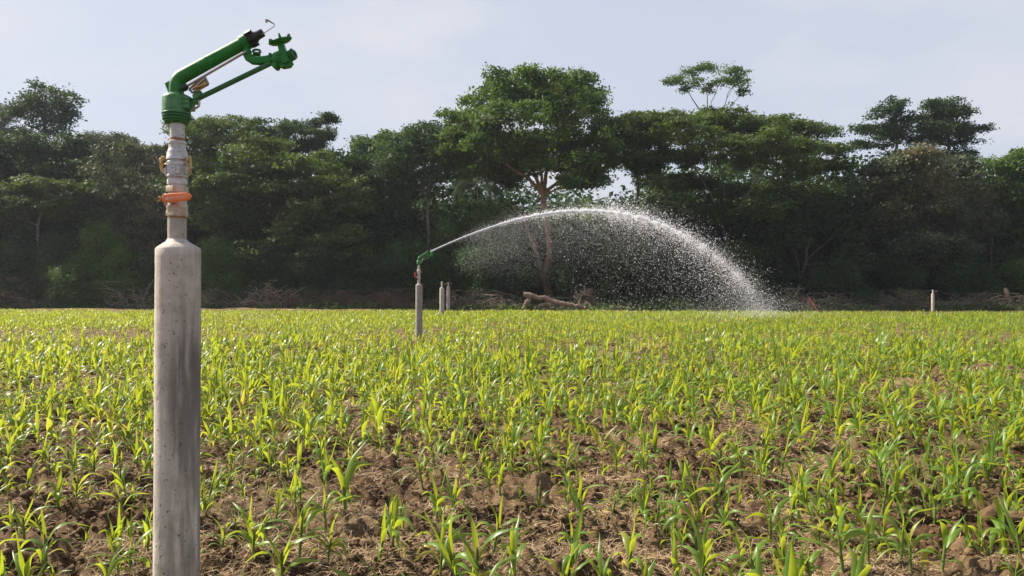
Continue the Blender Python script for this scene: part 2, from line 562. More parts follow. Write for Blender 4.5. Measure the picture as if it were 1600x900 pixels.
def text_mesh(name, body, size, mat, parent, matrix, extrude):
    cu = bpy.data.curves.new(name, 'FONT')
    cu.body = body
    cu.size = size
    cu.extrude = extrude
    cu.align_x = 'CENTER'; cu.align_y = 'CENTER'
    ob = bpy.data.objects.new(name, cu)
    COL.objects.link(ob)
    bpy.context.view_layer.update()
    me = bpy.data.meshes.new_from_object(ob.evaluated_get(bpy.context.evaluated_depsgraph_get()))
    bpy.data.objects.remove(ob)
    bpy.data.curves.remove(cu)
    me.transform(matrix)
    me.materials.clear()
    me.materials.append(mat)
    o = bpy.data.objects.new(name, me)
    COL.objects.link(o)
    o.parent = parent
    return o


SLIM = Matrix.Diagonal((0.925, 0.925, 1, 1))


def sprinkler(loc, gun_az, label, group, handle_across, sink=0.35):
    root = tag(empty('irrigation_sprinkler', loc), label, 'sprinkler', group)
    # --- concrete post
    m = MB()
    prof = [(0.111, -sink, 0.0)]
    for z in np.linspace(0, 1.655, 80): prof.append((0.1105 * (1 + 0.006 * math.sin(z * 7) + (0.012 if abs(z - 1.19) < 0.016 else 0)), z, 0.006 * z / 1.65 + 0.0005))
    prof += [(0.1095, q2(0, 390)[1], 0.0062), (0.103, q2(0, 387)[1], 0.006), (0.076, q2(0, 381.5)[1], 0.004), (0.055, q2(0, 377.5)[1], 0.001), (0.048, q2(0, 374)[1], 0)]
    m.lathe(prof, n=64, rough=0.0035)
    m.build('concrete_post', M['concrete'] if handle_across else M['concrete_shaded'], root, sharp=60).data.transform(SLIM)
    # --- riser pipe set in the concrete
    m = MB()
    z0 = q2(0, 376)[1]
    m.lathe([(0.0455, z0 - 0.02), (0.0455, q2(0, 341)[1])], n=40, rough=0.004)
    rp = m.build('riser_pipe', M['concrete_grey'], root); rp.data.transform(SLIM)
    m = MB()
    m.lathe([(0.0463, q2(0, 341.5)[1]), (0.047, q2(0, 340.3)[1]), (0.0458, q2(0, 338.6)[1])], n=40)
    m.build('rust_ring', M['rust'], rp).data.transform(SLIM)
    # --- ball valve
    m = MB()
    m.lathe([(0.0535, q2(0, 338.5)[1]), (0.0540, q2(0, 338)[1]), (0.0540, q2(0, 331)[1]), (0.052, q2(0, 330)[1])], n=6, phase=PI / 6)
    m.lathe([(0.050, q2(0, 330.5)[1]), (0.0505, q2(0, 326)[1]), (0.052, q2(0, 325)[1]), (0.052, q2(0, 321)[1]), (0.047, q2(0, 318)[1]), (0.047, q2(0, 306)[1]), (0.043, q2(0, 302)[1]), (0.041, q2(0, 300.5)[1])], n=40)
    m.lathe([(0.0535, q2(0, 301)[1]), (0.0540, q2(0, 300.4)[1]), (0.0540, q2(0, 292.5)[1]), (0.052, q2(0, 291.5)[1])], n=6, phase=PI / 6)
    hz_ = q2(0, 312.5)[1]
    if handle_across:
        m.lathe([(0.021, 0.0), (0.021, 0.045), (0.017, 0.055)], base=(0, -0.045, hz_), axis=(-0.55, -1, 0), n=20)
    else:
        m.lathe([(0.021, 0.0), (0.021, 0.05), (0.017, 0.065)], base=(-0.03, 0, hz_), axis=(-1, 0, 0), n=20)
    va = m.build('ball_valve', M['valve_metal'], root); va.data.transform(SLIM)
    if handle_across:
        m = MB()
        xa, xb = q2(258.5 + 10, 0)[0], q2(299 + 11, 0)[0]
        n_ = 24
        rr = []
        for t_ in np.linspace(0, 1, 12):
            x = xa + (xb - xa) * t_
            hh = (0.0200 - 0.003 * abs(t_ - 0.4)) * (1.0 if t_ < 0.85 else math.sqrt(max(0.03, 1 - ((t_ - 0.85) / 0.153) ** 2)))
            hw = 0.011
            zc = hz_ - 0.003 + 0.010 * t_
            a = np.linspace(0, 2 * PI, n_, endpoint=False)
            ca, sa = np.cos(a), np.sin(a)
            rr.append(np.stack([np.full(n_, x), -0.083 + hw * np.sign(ca) * np.abs(ca) ** 0.35, zc + hh * np.sign(sa) * np.abs(sa) ** 0.35], 1))
        m.rings(rr)
        hd = m.build('valve_handle', M['handle_orange'], va, sharp=60)
        mm = Matrix.Translation((q2(291, 0)[0], -0.0945, hz_ + 0.0012)) @ Matrix.Rotation(-0.08, 4, 'Y') @ Matrix.Rotation(R(90), 4, 'X') @ Matrix.Rotation(PI, 4, 'Z') @ Matrix.Diagonal((0.85, 0.9, 1, 1))
        text_mesh('handle_lettering', 'TOOSARAM', 0.019, M['letter_pale'], va, mm, 0.0006)
        m = MB()
        xq = q2(275.0, 0)[0]
        m.prism([(xq - 0.008, hz_ - 0.011), (xq + 0.008, hz_ - 0.010), (xq, hz_ + 0.006)], -0.0952, -0.0938)
        m.build('handle_mark', M['letter_pale'], va)
        m = MB()
        bx_, bz = q2(260, 314)
        m.lathe([(0.0135, 0), (0.0145, 0.004), (0.0145, 0.014), (0.012, 0.018), (0.0085, 0.0181), (0.008, 0.012)], base=(bx_ + 0.010, -0.066, bz), axis=(-0.55, -1, 0), n=6)
        m.lathe([(0.008, -0.02), (0.008, 0.006)], base=(bx_ + 0.012, -0.06, bz), axis=(-0.55, -1, 0), n=14)
        m.build('spindle_nut', M['brass'], va)
        m = MB()
        m.box((xa + 0.006, -0.078, hz_ - 0.028), (0.012, 0.012, 0.014))
        m.build('handle_stop', M['valve_metal'], va)
    else:
        m = MB()
        m.tube([(-0.095, 0, hz_ - 0.02), (-0.105, 0, hz_ + 0.01), (-0.112, 0, hz_ + 0.05), (-0.112, 0, hz_ + 0.13), (-0.108, 0, hz_ + 0.155)], [0.018, 0.020, 0.022, 0.022, 0.015], n=12)
        m.box((-0.09, 0, hz_), (0.05, 0.02, 0.03))
        m.build('valve_handle', M['handle_red'], va)
    # --- camlock coupling
    m = MB()
    m.lathe([(0.041, q2(0, 292)[1]), (0.041, q2(0, 288.5)[1])], n=32)
    m.lathe([(0.0495, q2(0, 288.8)[1]), (0.050, q2(0, 288)[1]), (0.050, q2(0, 281)[1]), (0.048, q2(0, 280)[1])], n=8, phase=0.2)
    m.lathe([(0.042, q2(0, 280.5)[1]), (0.044, q2(0, 277.5)[1]), (0.0525, q2(0, 277)[1]), (0.0525, q2(0, 274.8)[1]), (0.0495, q2(0, 274)[1]), (0.0495, q2(0, 260)[1]),
             (0.0525, q2(0, 259.5)[1]), (0.0525, q2(0, 254)[1]), (0.047, q2(0, 252.6)[1]), (0.044, q2(0, 252)[1]), (0.044, q2(0, 250.8)[1]), (0.0525, q2(0, 250.2)[1]), (0.0525, q2(0, 245.5)[1]),
             (0.0505, q2(0, 244.5)[1]), (0.0505, q2(0, 239.5)[1]), (0.043, q2(0, 233.5)[1]), (0.0415, q2(0, 232)[1]), (0.0415, q2(0, 226)[1]), (0.0437, q2(0, 225.4)[1]), (0.0437, q2(0, 221.4)[1]), (0.040, q2(0, 220.5)[1]), (0.036, q2(0, 220.4)[1])], n=48)
    for sx in (-1, 1):      # lugs that carry the levers
        m.prism([(sx * 0.046, q2(0, 261)[1]), (sx * 0.066, q2(0, 266)[1]), (sx * 0.066, q2(0, 270)[1]), (sx * 0.047, q2(0, 276)[1])][::(1 if sx > 0 else -1)], -0.022, 0.022)
    m.prism([(-0.030, q2(0, 260.5)[1]), (-0.030, q2(0, 274)[1]), (0.012, q2(0, 274)[1]), (0.012, q2(0, 260.5)[1])], -0.0505, -0.045)
    m.prism([(0.016, q2(0, 260.5)[1]), (0.016, q2(0, 274)[1]), (0.034, q2(0, 273)[1]), (0.041, q2(0, 267)[1]), (0.034, q2(0, 261.5)[1])], -0.0505, -0.036)
    cp = m.build('cam_coupling', M['aluminium'], root); cp.data.transform(SLIM)
    for sx in (-1, 1):
        m = MB()
        m.tube([(sx * 0.062, -0.014, q2(0, 270)[1]), (sx * 0.070, -0.014, q2(0, 262)[1]), (sx * 0.069, -0.012, q2(0, 252)[1]), (sx * 0.064, -0.010, q2(0, 244)[1])], [0.0085, 0.0075, 0.007, 0.006], n=10)
        a = np.linspace(0, 2 * PI, 15)
        cx_ = sx * 0.054
        m.tube([(cx_ + 0.014 * math.cos(t_) * 0.9, -0.032 - 0.010 * sx * math.cos(t_), q2(0, 254)[1] + 0.0165 * math.sin(t_)) for t_ in a], 0.0028, n=7, cap=False)
        m.build('cam_lever', M['brass'], cp)
    # --- nipple up to the gun
    m = MB()
    m.lathe([(0.0355, q2(0, 222)[1]), (0.0355, q2(0, 188)[1])], n=36)
    np_ = m.build('top_pipe', M['aluminium'], root); np_.data.transform(SLIM)
    m = MB()
    m.lathe([(0.0362, q2(0, 220.6)[1]), (0.0372, q2(0, 219.5)[1]), (0.0372, q2(0, 216.6)[1]), (0.0361, q2(0, 216)[1])], n=36)
    m.build('rust_ring', M['rust'], np_).data.transform(SLIM)
    # --- the gun: everything below turns about the riser
    GM = Matrix.Rotation(gun_az, 4, 'Z')
    G = []

    def part(mb, name, mat, parent=root, sharp=38):
        o = mb.build(name, mat, parent, sharp)
        o.data.transform(GM)
        return o
    gx = q2(275, 0)[0]
    Z = lambda py: q2(0, py)[1]
    m = MB()
    m.lathe([(0.030, Z(194)), (0.052, Z(193)), (0.060, Z(191)), (0.060, Z(189)), (0.0655, Z(188.6)), (0.068, Z(187.5)), (0.068, Z(185.4)), (0.061, Z(184.8)), (0.061, Z(183.8)), (0.069, Z(183.2)), (0.069, Z(180.8)), (0.062, Z(180.2)), (0.062, Z(178.5))], base=(gx, 0, 0), n=48)
    for a in np.linspace(0, 2 * PI, 8, endpoint=False):
        m.lathe([(0.005, Z(194.3)), (0.005, Z(190))], base=(gx + 0.055 * math.cos(a), 0.055 * math.sin(a), 0), n=6)
    m.tube([(gx + 0.05, -0.01, Z(187.5)), (gx + 0.10, -0.012, Z(187.5))], 0.0035, n=8)
    bear = part(m, 'swivel_bearing', M['green_dark']); bear.data.transform(SLIM)
    m = MB()
    m.lathe([(0.062, Z(179)), (0.0715, Z(178.8)), (0.0715, Z(177.6)), (0.0695, Z(177)), (0.0695, Z(155)), (0.066, Z(151)), (0.058, Z(148.8)), (0.040, Z(147.4)), (0.0365, Z(146.5)), (0.0365, Z(145))], base=(gx, 0, 0), n=56)
    xa, xb = q2(291, 0)[0], q2(302, 0)[0]
    m.box(((xa + xb) / 2 - 0.006, -0.010, Z(163)), (xb - xa + 0.016, 0.075, 0.058))
    for pz in (157, 163.5, 170): m.box(((xa + xb) / 2 - 0.010, -0.049, Z(pz)), (xb - xa + 0.01, 0.008, 0.006))
    m.box((q2(303, 0)[0], -0.01, Z(166)), (0.020, 0.03, 0.05))
    gb = part(m, 'gun_base', M['green_worn']); gb.data.transform(SLIM)
    # barrel: neck, elbow, long tube
    th = R(28.6)
    ax = np.array([math.cos(th), 0, math.sin(th)])
    e0 = np.array([gx, 0, Z(147)])
    pts = [e0, np.array([gx, 0, Z(136)])]
    cen = np.array([gx + 0.062, 0, Z(136)])
    for t_ in np.linspace(0, 1, 9)[1:]:
        a = PI - t_ * (PI / 2 - th)
        pts.append(cen + 0.062 * np.array([math.cos(a), 0, math.sin(a)]))
    st = pts[-1]
    c_end = np.array([q2(387.5, 0)[0], 0, 0]); L = (c_end[0] - st[0]) / ax[0]
    r0, r1 = 0.0335, 0.0300
    rads = [r0] * len(pts)
    for t_ in (0.18, 0.182, 0.19, 0.192, 0.206, 0.208, 0.216, 0.218, 0.5, 0.85, 1.0):
        pts.append(st + ax * L * t_)
        groove = t_ in (0.182, 0.19, 0.208, 0.216)
        rads.append((r0 + (r1 - r0) * t_) * (0.955 if groove else 1))
    m = MB()
    m.tube(pts, rads, n=40)
    end = st + ax * L
    nrm = np.array([-math.sin(th), 0, math.cos(th)])
    m.lathe([(0.031, -0.036), (0.0375, -0.033), (0.0385, -0.004), (0.036, 0.0)], base=end, axis=ax, n=40)
    # fin behind the elbow, lug under it
    m.prism([q2(257.5, 130.5), q2(263, 144.5), q2(272, 136), q2(276, 119), q2(270, 124)], -0.007, 0.007)
    m.ball((q2(273.5, 0)[0], 0, Z(118)), 0.010, 10, (1.2, 1, 0.8))
    m.lathe([(0.012, 0), (0.012, 0.026)], base=(q2(283.5, 0)[0], 0, Z(140)), axis=(0.9, 0, 0.35), n=14)
    br = part(m, 'gun_barrel', M['green_paint'], sharp=30)
    mm = Matrix.Translation(tuple(st + ax * L * 0.47 + nrm * 0.006 + np.array([0, -0.0318, 0]))) @ Matrix.Rotation(-th, 4, 'Y') @ Matrix.Rotation(R(90), 4, 'X') @ Matrix.Rotation(R(-11), 4, 'X') @ Matrix.Diagonal((1.35, 0.9, 1, 1))
    tx = text_mesh('barrel_lettering', 'TWIN', 0.019, M['green_paint'], br, mm, 0.0022)
    tx.data.transform(GM)
    # nozzle
    m = MB()
    m.lathe([(0.030, 0.0), (0.033, 0.002), (0.033, 0.016), (0.030, 0.020), (0.029, 0.034), (0.026, 0.040)], base=end, axis=ax, n=24)
    fr = Vector(ax).to_track_quat('Z', 'Y').to_matrix()
    for a in np.linspace(0, 2 * PI, 6, endpoint=False) + 0.3:
        rm = fr @ Matrix.Rotation(a, 3, 'Z')
        c = Vector(end) + rm @ Vector((0.033, 0, 0.018))
        m.box(c, (0.016, 0.020, 0.032), rm)
    m.lathe([(0.026, 0.036), (0.021, 0.050), (0.0195, 0.078), (0.0175, 0.081), (0.012, 0.0812), (0.011, 0.06)], base=end, axis=ax, n=24, cap=False)
    noz = part(m, 'nozzle', M['black_plastic'])
    m = MB()
    p0 = end + ax * 0.070 - nrm * 0.012
    tip = [p0, end + ax * 0.11 - nrm * 0.009, end + ax * 0.1445 - nrm * 0.006, end + ax * 0.148 + nrm * 0.001, end + ax * 0.137 + nrm * 0.022, end + ax * 0.128 + nrm * 0.036]
    m.tube([p + np.array([0, -0.014, 0]) for p in tip], [0.0025, 0.0025, 0.0026, 0.0026, 0.0036, 0.0042], n=8)
    m.box(tuple(end + ax * 0.122 + nrm * 0.034 + np.array([0, -0.014, 0])), (0.008, 0.012, 0.014))
    part(m, 'breaker_pin', M['steel'], noz)
    # steel push rod and its trip box
    m = MB()
    pa, pb = q2(293, 138.5), q2(388, 82.5)
    A = np.array([pa[0], -0.030, pa[1]]); B = np.array([pb[0], -0.026, pb[1]])
    m.tube([A, B], 0.0058, n=12)
    rod = part(m, 'push_rod', M['steel'])
    m = MB()
    dv = (B - A) / np.linalg.norm(B - A)
    m.lathe([(0.009, -0.020), (0.0125, -0.016), (0.0125, 0.010), (0.008, 0.014)], base=A, axis=dv, n=14)
    part(m, 'rod_end', M['black_plastic'], rod)
    m = MB()
    c0, c1, c2, c3 = [np.array(q2(*p)) for p in ((300, 142), (323.5, 122.5), (329.5, 134.5), (305.5, 148))]
    bar = lambda a, b, r: m.tube([(a[0], -0.034, a[1]), (b[0], -0.034, b[1])], r, n=4)
    for a, b in ((c0, c1), (c1, c2), (c2, c3), (c3, c0)): bar(a, b, 0.0062)
    bx = part(m, 'trip_box', M['steel'])
    m = MB()
    m.prism([c0 * .93 + c2 * .07, c1 * .9 + c3 * .1, c2 * .93 + c0 * .07, c3 * .9 + c1 * .1], -0.024, -0.020)
    e1, e2 = c0 * .7 + c2 * .3, c2 * .75 + c0 * .25
    m.tube([(e1[0], -0.036, e1[1]), (e2[0], -0.036, e2[1])], 0.006, n=10)
    part(m, 'trip_spring', M['brass'], bx)
    # drive arm below the barrel
    m = MB()
    a0, a1 = q2(311, 154.5), q2(424, 99.5)
    m.tube([(a0[0], -0.012, a0[1]), (a1[0], -0.012, a1[1])], 0.0122, n=24)
    arm = part(m, 'drive_arm', M['green_dark'])
    m = MB()
    jx, jz = q2(309, 153)
    m.lathe([(0.014, -0.034), (0.018, -0.028), (0.018, 0.028), (0.014, 0.034)], base=(jx, -0.012, jz), axis=(0.25, 0, 1), n=18)
    m.lathe([(0.0125, -0.03), (0.0125, 0.02)], base=(jx + 0.002, -0.012, jz), axis=(0, 1, 0), n=14)
    k0 = [q2(302, 158), q2(309, 156)]
    m.tube([(k0[0][0], -0.012, k0[0][1]), (k0[1][0], -0.012, k0[1][1])], 0.010, n=12)
    part(m, 'pivot_block', M['green_worn'], arm)
    m = MB()
    hk = [q2(313.5, 159), q2(314, 164), q2(312.5, 168), q2(307, 171.5), q2(300, 174)]
    m.tube([(p[0], -0.022, p[1]) for p in hk], 0.0052, n=10)
    part(m, 'stop_hook', M['steel'], arm)
    # curved bracket from the barrel end to the drive head
    m = MB()
    ck = [q2(385, 75), q2(385.5, 84), q2(389, 90), q2(396, 94.5), q2(405, 95.5), q2(416, 94), q2(430, 91)]
    rr = []
    hts = [0.012, 0.019, 0.021, 0.021, 0.0195, 0.019, 0.020]
    cp_ = np.array(ck); dd = np.gradient(cp_, axis=0); dd /= np.linalg.norm(dd, axis=1)[:, None]
    for (x, z), d_, h_ in zip(ck, dd, hts):
        n2 = np.array([-d_[1], d_[0]])
        a = np.linspace(0, 2 * PI, 16, endpoint=False)
        ca, sa = np.sign(np.cos(a)) * np.abs(np.cos(a)) ** .6, np.sign(np.sin(a)) * np.abs(np.sin(a)) ** .6
        rr.append(np.stack([x + n2[0] * h_ * sa, -0.006 + 0.016 * ca, z + n2[1] * h_ * sa], 1))
    m.rings(rr)
    m.ball((q2(387, 0)[0], -0.008, Z(82)), 0.020, 14)
    m.lathe([(0.008, -0.026), (0.008, -0.020)], base=(q2(424, 0)[0], 0, Z(87)), axis=(0, 1, 0), n=12)
    bk = part(m, 'arm_bracket', M['green_paint'])
    m = MB()
    rc = q2(401.5, 81)
    for k_, rr_ in enumerate((0.017,)):
        a = np.linspace(0, 2 * PI, 22)
        m.tube([(rc[0] + rr_ * math.cos(t_), -0.010 + 0.012 * math.sin(t_), rc[1] + rr_ * 0.72 * math.sin(t_) - 0.003 * math.cos(t_)) for t_ in a], 0.0055, n=8, cap=False)
    m.tube([(rc[0] - 0.016, -0.010, rc[1] - 0.01), (rc[0] + 0.016, -0.010, rc[1] - 0.014)], 0.010, n=10)
    part(m, 'pivot_ring', M['green_dark'], bk)
    # drive head
    m = MB()
    hx, hz2 = q2(440, 90)
    tl = np.array([math.cos(R(22)), 0, math.sin(R(22))])
    m.lathe([(0.012, -0.045), (0.026, -0.040), (0.034, -0.022), (0.034, 0.010), (0.026, 0.020)], base=(hx - 0.005, 0, hz2), axis=tl, n=22)
    m.prism([q2(434.5, 68), q2(442.5, 65.5), q2(449, 84), q2(454, 97), q2(447, 101.5), q2(442, 99), q2(438, 82)], -0.030, 0.008)
    m.prism([q2(426.5, 91), q2(436, 97), q2(454, 92.5), q2(456.5, 98), q2(452, 104), q2(441, 106), q2(434, 103), q2(430, 107), q2(426.5, 104.5)], -0.020, 0.024)
    m.lathe([(0.011, -0.030), (0.013, -0.026), (0.013, 0.03)], base=(q2(430.5, 0)[0], 0, Z(103.5)), axis=(0, 1, 0), n=14)
    for pz in (88, 92): m.box((q2(437, 0)[0], -0.034, Z(pz)), (0.022, 0.006, 0.005), Matrix.Rotation(R(-20), 3, 'Y'))
    dh = part(m, 'drive_head', M['green_paint'])
    m = MB()
    kx, kz = q2(456.5, 86)
    m.lathe([(0.015, -0.030), (0.0255, -0.024), (0.0265, 0.0), (0.022, 0.014), (0.012, 0.017), (0.009, 0.010)], base=(kx, -0.004, kz), axis=(math.cos(R(15)), -0.35, math.sin(R(15))), n=20)
    for a in np.linspace(0, 2 * PI, 6, endpoint=False):
        m.ball((kx - 0.004 - 0.004 * math.cos(a), -0.004 + 0.024 * math.cos(a), kz + 0.024 * math.sin(a)), 0.008, 8)
    part(m, 'adjuster_knob', M['green_dark'], dh)
    # toothed deflector dish
    m = MB()
    ddir = np.array([-math.sin(R(18)), -0.16, math.cos(R(18))])
    dc = np.array([q2(438.5, 0)[0], -0.010, Z(65)])
    m.lathe([(0.010, -0.014), (0.046, -0.008), (0.056, -0.001), (0.057, 0.003), (0.050, 0.005), (0.0, 0.002)], base=dc, axis=ddir, n=36)
    fr2 = Vector(ddir).to_track_quat('Z', 'X').to_matrix()
    for a, sc in zip(np.linspace(0, 2 * PI, 6, endpoint=False) + 0.35, (1, .7, 1.0, .7, 1.1, .8)):
        rm = fr2 @ Matrix.Rotation(a, 3, 'Z')
        base_c = Vector(dc)
        p = [base_c + rm @ Vector(v) for v in ((0.038, -0.010, 0.0), (0.055, -0.007, 0.0), (0.055, 0.007, 0.0), (0.038, 0.010, 0.0), (0.047, -0.004, 0.020 * sc), (0.057, -0.003, 0.022 * sc), (0.057, 0.003, 0.022 * sc), (0.047, 0.004, 0.020 * sc))]
        m.add([tuple(v) for v in p], [(3, 2, 1, 0), (4, 5, 6, 7), (0, 1, 5, 4), (1, 2, 6, 5), (2, 3, 7, 6), (3, 0, 4, 7)])
    part(m, 'deflector_dish', M['green_paint'], dh, 25)
    return root


GRP = 'irrigation sprinklers on concrete posts'
D1 = 3.57
x1 = (276.5 - CX) / F * D1
sprinkler((x1, D1, 0.0), 0.0, 'large green sprinkler gun with orange valve handle on stained concrete post', GRP, True)
D2 = 22.3
x2 = (654.5 - CX) / F * D2
JAZ = R(45.93)
sprinkler((x2, D2, 0.0), JAZ, 'distant green sprinkler gun with red handle throwing the water jet', GRP, False)


def bare_post(px, top_py, shoulder_py, base_py, w_px, d, label, tap=True):
    x = (px - CX) / F * d
    root = tag(empty('riser_post', (x, d, 0)), label, 'post', 'bare riser posts without sprinkler guns')
    zs = H + (HZ - shoulder_py) / F * d
    zt = H + (HZ - top_py) / F * d
    r = max(0.10, w_px / 2 / F * d)
    m = MB()
    m.lathe([(r, -0.3), (r, 0.4), (r * 0.99, zs - 0.05), (r * 0.9, zs - 0.02), (r * 0.5, zs + 0.02), (0.045, zs + 0.03)], n=32, rough=0.005)
    m.build('concrete_post', M['concrete_grey'], root, 60)
    m = MB()
    m.lathe([(0.048, zs), (0.048, zt - 0.07), (0.058, zt - 0.068), (0.058, zt), (0.03, zt + 0.004)], n=20)
    pp = m.build('riser_pipe', M['aluminium'], root)
    if tap:
        m = MB()
        z = zt - 0.14
        m.lathe([(0.03, 0), (0.03, 0.12)], base=(0.03, -0.02, z), axis=(1, 0, 0), n=12)
        m.tube([(0.12, -0.02, z), (0.20, -0.03, z + 0.005), (0.30, -0.03, z + 0.02)], 0.022, n=8)
        m.build('valve_handle', M['rust'], pp)
    return root


bare_post(690.5, 440, 449.5, 497, 7.2, 42.0, 'pale concrete riser post without a gun, just right of the spraying sprinkler')
bare_post(700.5, 441, 447.5, 486, 5.5, 56.0, 'thin far riser post with side handle, close behind another bare post')
bare_post(1457.5, 453, 459, 488, 4.6, 53.5, 'small pale riser post alone at the right field edge')


# ---------------------------------------------------------------- water
def build_water():
    v0, el, k0 = 16.122, R(22.371), 2.0e-4
    lst = Vector(((677 - CX) / F * D2 + 0.0, D2, 0))
    # muzzle of the far gun
    p0 = np.array([x2 + 0.475 * math.cos(JAZ), D2 + 0.475 * math.sin(JAZ), (942 - 57) * S0])
    dirh = np.array([math.cos(JAZ), math.sin(JAZ), 0])
    side = np.array([-math.sin(JAZ), math.cos(JAZ), 0])
    dt = 0.012

    def run(n, kb, tb, kb_after, spread_t, spread_v, tmax):
        """n drops that ride the jet until tb, then slow down on their own; each is caught at a random instant"""
        P_ = np.tile(p0, (n, 1)); V = np.zeros((n, 3))
        e = el + rng.normal(0, spread_v, n)
        sp = v0 * (1 + rng.normal(0, spread_v * 0.8, n))
        az = rng.normal(0, spread_v * 0.8, n)
        V += (sp * np.cos(e) * np.cos(az))[:, None] * dirh + (sp * np.cos(e) * np.sin(az))[:, None] * side + (sp * np.sin(e))[:, None] * np.array([0, 0, 1.0])
        age = np.zeros(n)
        outp = np.full((n, 3), np.nan)
        stop = rng.random(n) * tmax if np.isscalar(tmax) else tmax
        alive = np.ones(n, bool)
        kicked = np.zeros(n, bool)
        for it in range(int(5.5 / dt)):
            t_ = it * dt
            kk = np.where(t_ < tb, kb, kb_after)
            newk = (t_ >= tb) & ~kicked
            if newk.any():
                V[newk] += rng.normal(0, spread_t, (newk.sum(), 3))
                kicked |= newk
            s = np.linalg.norm(V, axis=1)
            V = V - dt * kk[:, None] * s[:, None] * V
            V[:, 2] -= 9.81 * dt
            P_ = P_ + V * dt
            hit = alive & (t_ >= stop)
            outp[hit] = P_[hit] - V[hit] * (dt + t_ - stop[hit])[:, None]
            alive &= ~hit
            alive &= P_[:, 2] > 0
            if not alive.any(): break
        return outp[~np.isnan(outp[:, 0]) & (outp[:, 2] > 0.02)]
    sets = []
    def puffs(t_, n_):      # water leaves the gun in pulses: crowd the drops together in time
        k_ = np.clip((t_ - 0.25) / 0.8, 0, 1)
        return t_ + k_ * (0.020 * np.sin(t_ * 95 + 2 * np.sin(t_ * 37)) + 0.010 * np.sin(t_ * 211))
    n = 8500      # solid jet: drops packed along the first second
    t_ = puffs(rng.random(n) ** 1.3 * 0.95, n)
    a = run(n, k0, np.full(n, 9.0), np.full(n, k0), 0, 0.0030, t_)
    sets.append((a, rng.uniform(0.012, 0.026, len(a))))
    n = 6000      # ragged edge of the jet
    t_ = puffs(0.2 + rng.random(n) * 1.2, n)
    a = run(n, k0, np.full(n, 9.0), np.full(n, k0), 0, 0.0085, t_)
    sets.append((a, rng.uniform(0.006, 0.018, len(a))))
    n = 6800     # upper arc of coarse water that frays towards the end
    t_ = puffs(0.6 + rng.random(n) ** 1.5 * 1.3, n)
    tb = np.clip(rng.normal(0.8, 0.25, n), 0.35, 1.5)
    a = run(n, k0, tb, np.abs(rng.normal(0.014, 0.026, n)), 0.8, 0.026, t_)
    sets.append((a, np.clip(rng.lognormal(-4.62, 0.4, len(a)), 0.005, 0.026)))
    n = 40000     # curtain of smaller drops falling out of the jet
    tb = 0.12 + rng.random(n) ** 0.85 * 1.35
    a = run(n, k0, tb, 10 ** rng.uniform(-2.0, -0.2, n), 0.7, 0.016, tb + rng.random(n) * 1.6)
    sets.append((a, np.clip(rng.lognormal(-5.0, 0.42, len(a)), 0.003, 0.018)))
    n = 34000     # fine mist that hangs about the muzzle
    tb = 0.07 + rng.random(n) ** 1.4 * 0.75
    a = run(n, k0, tb, 10 ** rng.uniform(-0.4, 0.8, n), 1.2, 0.05, tb + rng.random(n) * 0.9)
    sets.append((a, rng.uniform(0.0022, 0.0046, len(a))))
    n = 9000      # splash and drift where the water lands
    th_ = rng.normal(0, 1, (n, 3)) * np.array([1.7, 1.7, 0.55])
    land = np.array([13.6, 38.6, 0.35]) + th_ - dirh * np.abs(rng.normal(0, 1.6, n))[:, None]
    land = land[land[:, 2] > 0.03]
    sets.append((land, rng.uniform(0.003, 0.008, len(land))))
    octv = np.array([(1, 0, 0), (-1, 0, 0), (0, 1, 0), (0, -1, 0), (0, 0, 1.25), (0, 0, -1.25)], float)
    octf = np.array([(0, 2, 4), (2, 1, 4), (1, 3, 4), (3, 0, 4), (2, 0, 5), (1, 2, 5), (3, 1, 5), (0, 3, 5)])
    C = np.concatenate([s[0] for s in sets]); r = np.concatenate([s[1] for s in sets])
    v = (C[:, None] + octv[None] * r[:, None, None]).reshape(-1, 3)
    f = (octf[None] + 6 * np.arange(len(C))[:, None, None]).reshape(-1, 3)
    m, t, o = new_mat('water_drop')
    b = N(t, 'ShaderNodeBsdfPrincipled')
    b.inputs['Base Color'].default_value = (0.85, 0.88, 0.92, 1)
    b.inputs['Roughness'].default_value = 0.12
    tr = N(t, 'ShaderNodeBsdfTranslucent')
    tr.inputs['Color'].default_value = (0.95, 0.96, 1.0, 1)
    ms = N(t, 'ShaderNodeMixShader')
    ms.inputs[0].default_value = 0.65
    t.links.new(b.outputs['BSDF'], ms.inputs[1]); t.links.new(tr.outputs['BSDF'], ms.inputs[2])
    tp_ = N(t, 'ShaderNodeBsdfTransparent')
    m2 = N(t, 'ShaderNodeMixShader')
    m2.inputs[0].default_value = 0.42
    t.links.new(ms.outputs['Shader'], m2.inputs[1]); t.links.new(tp_.outputs['BSDF'], m2.inputs[2])
    t.links.new(m2.outputs['Shader'], o.inputs['Surface'])
    ob = mesh_np('water_spray', v, [f], m)
    tag(ob, 'arching jet of white water drops from the far sprinkler', 'water', kind='stuff')


build_water()


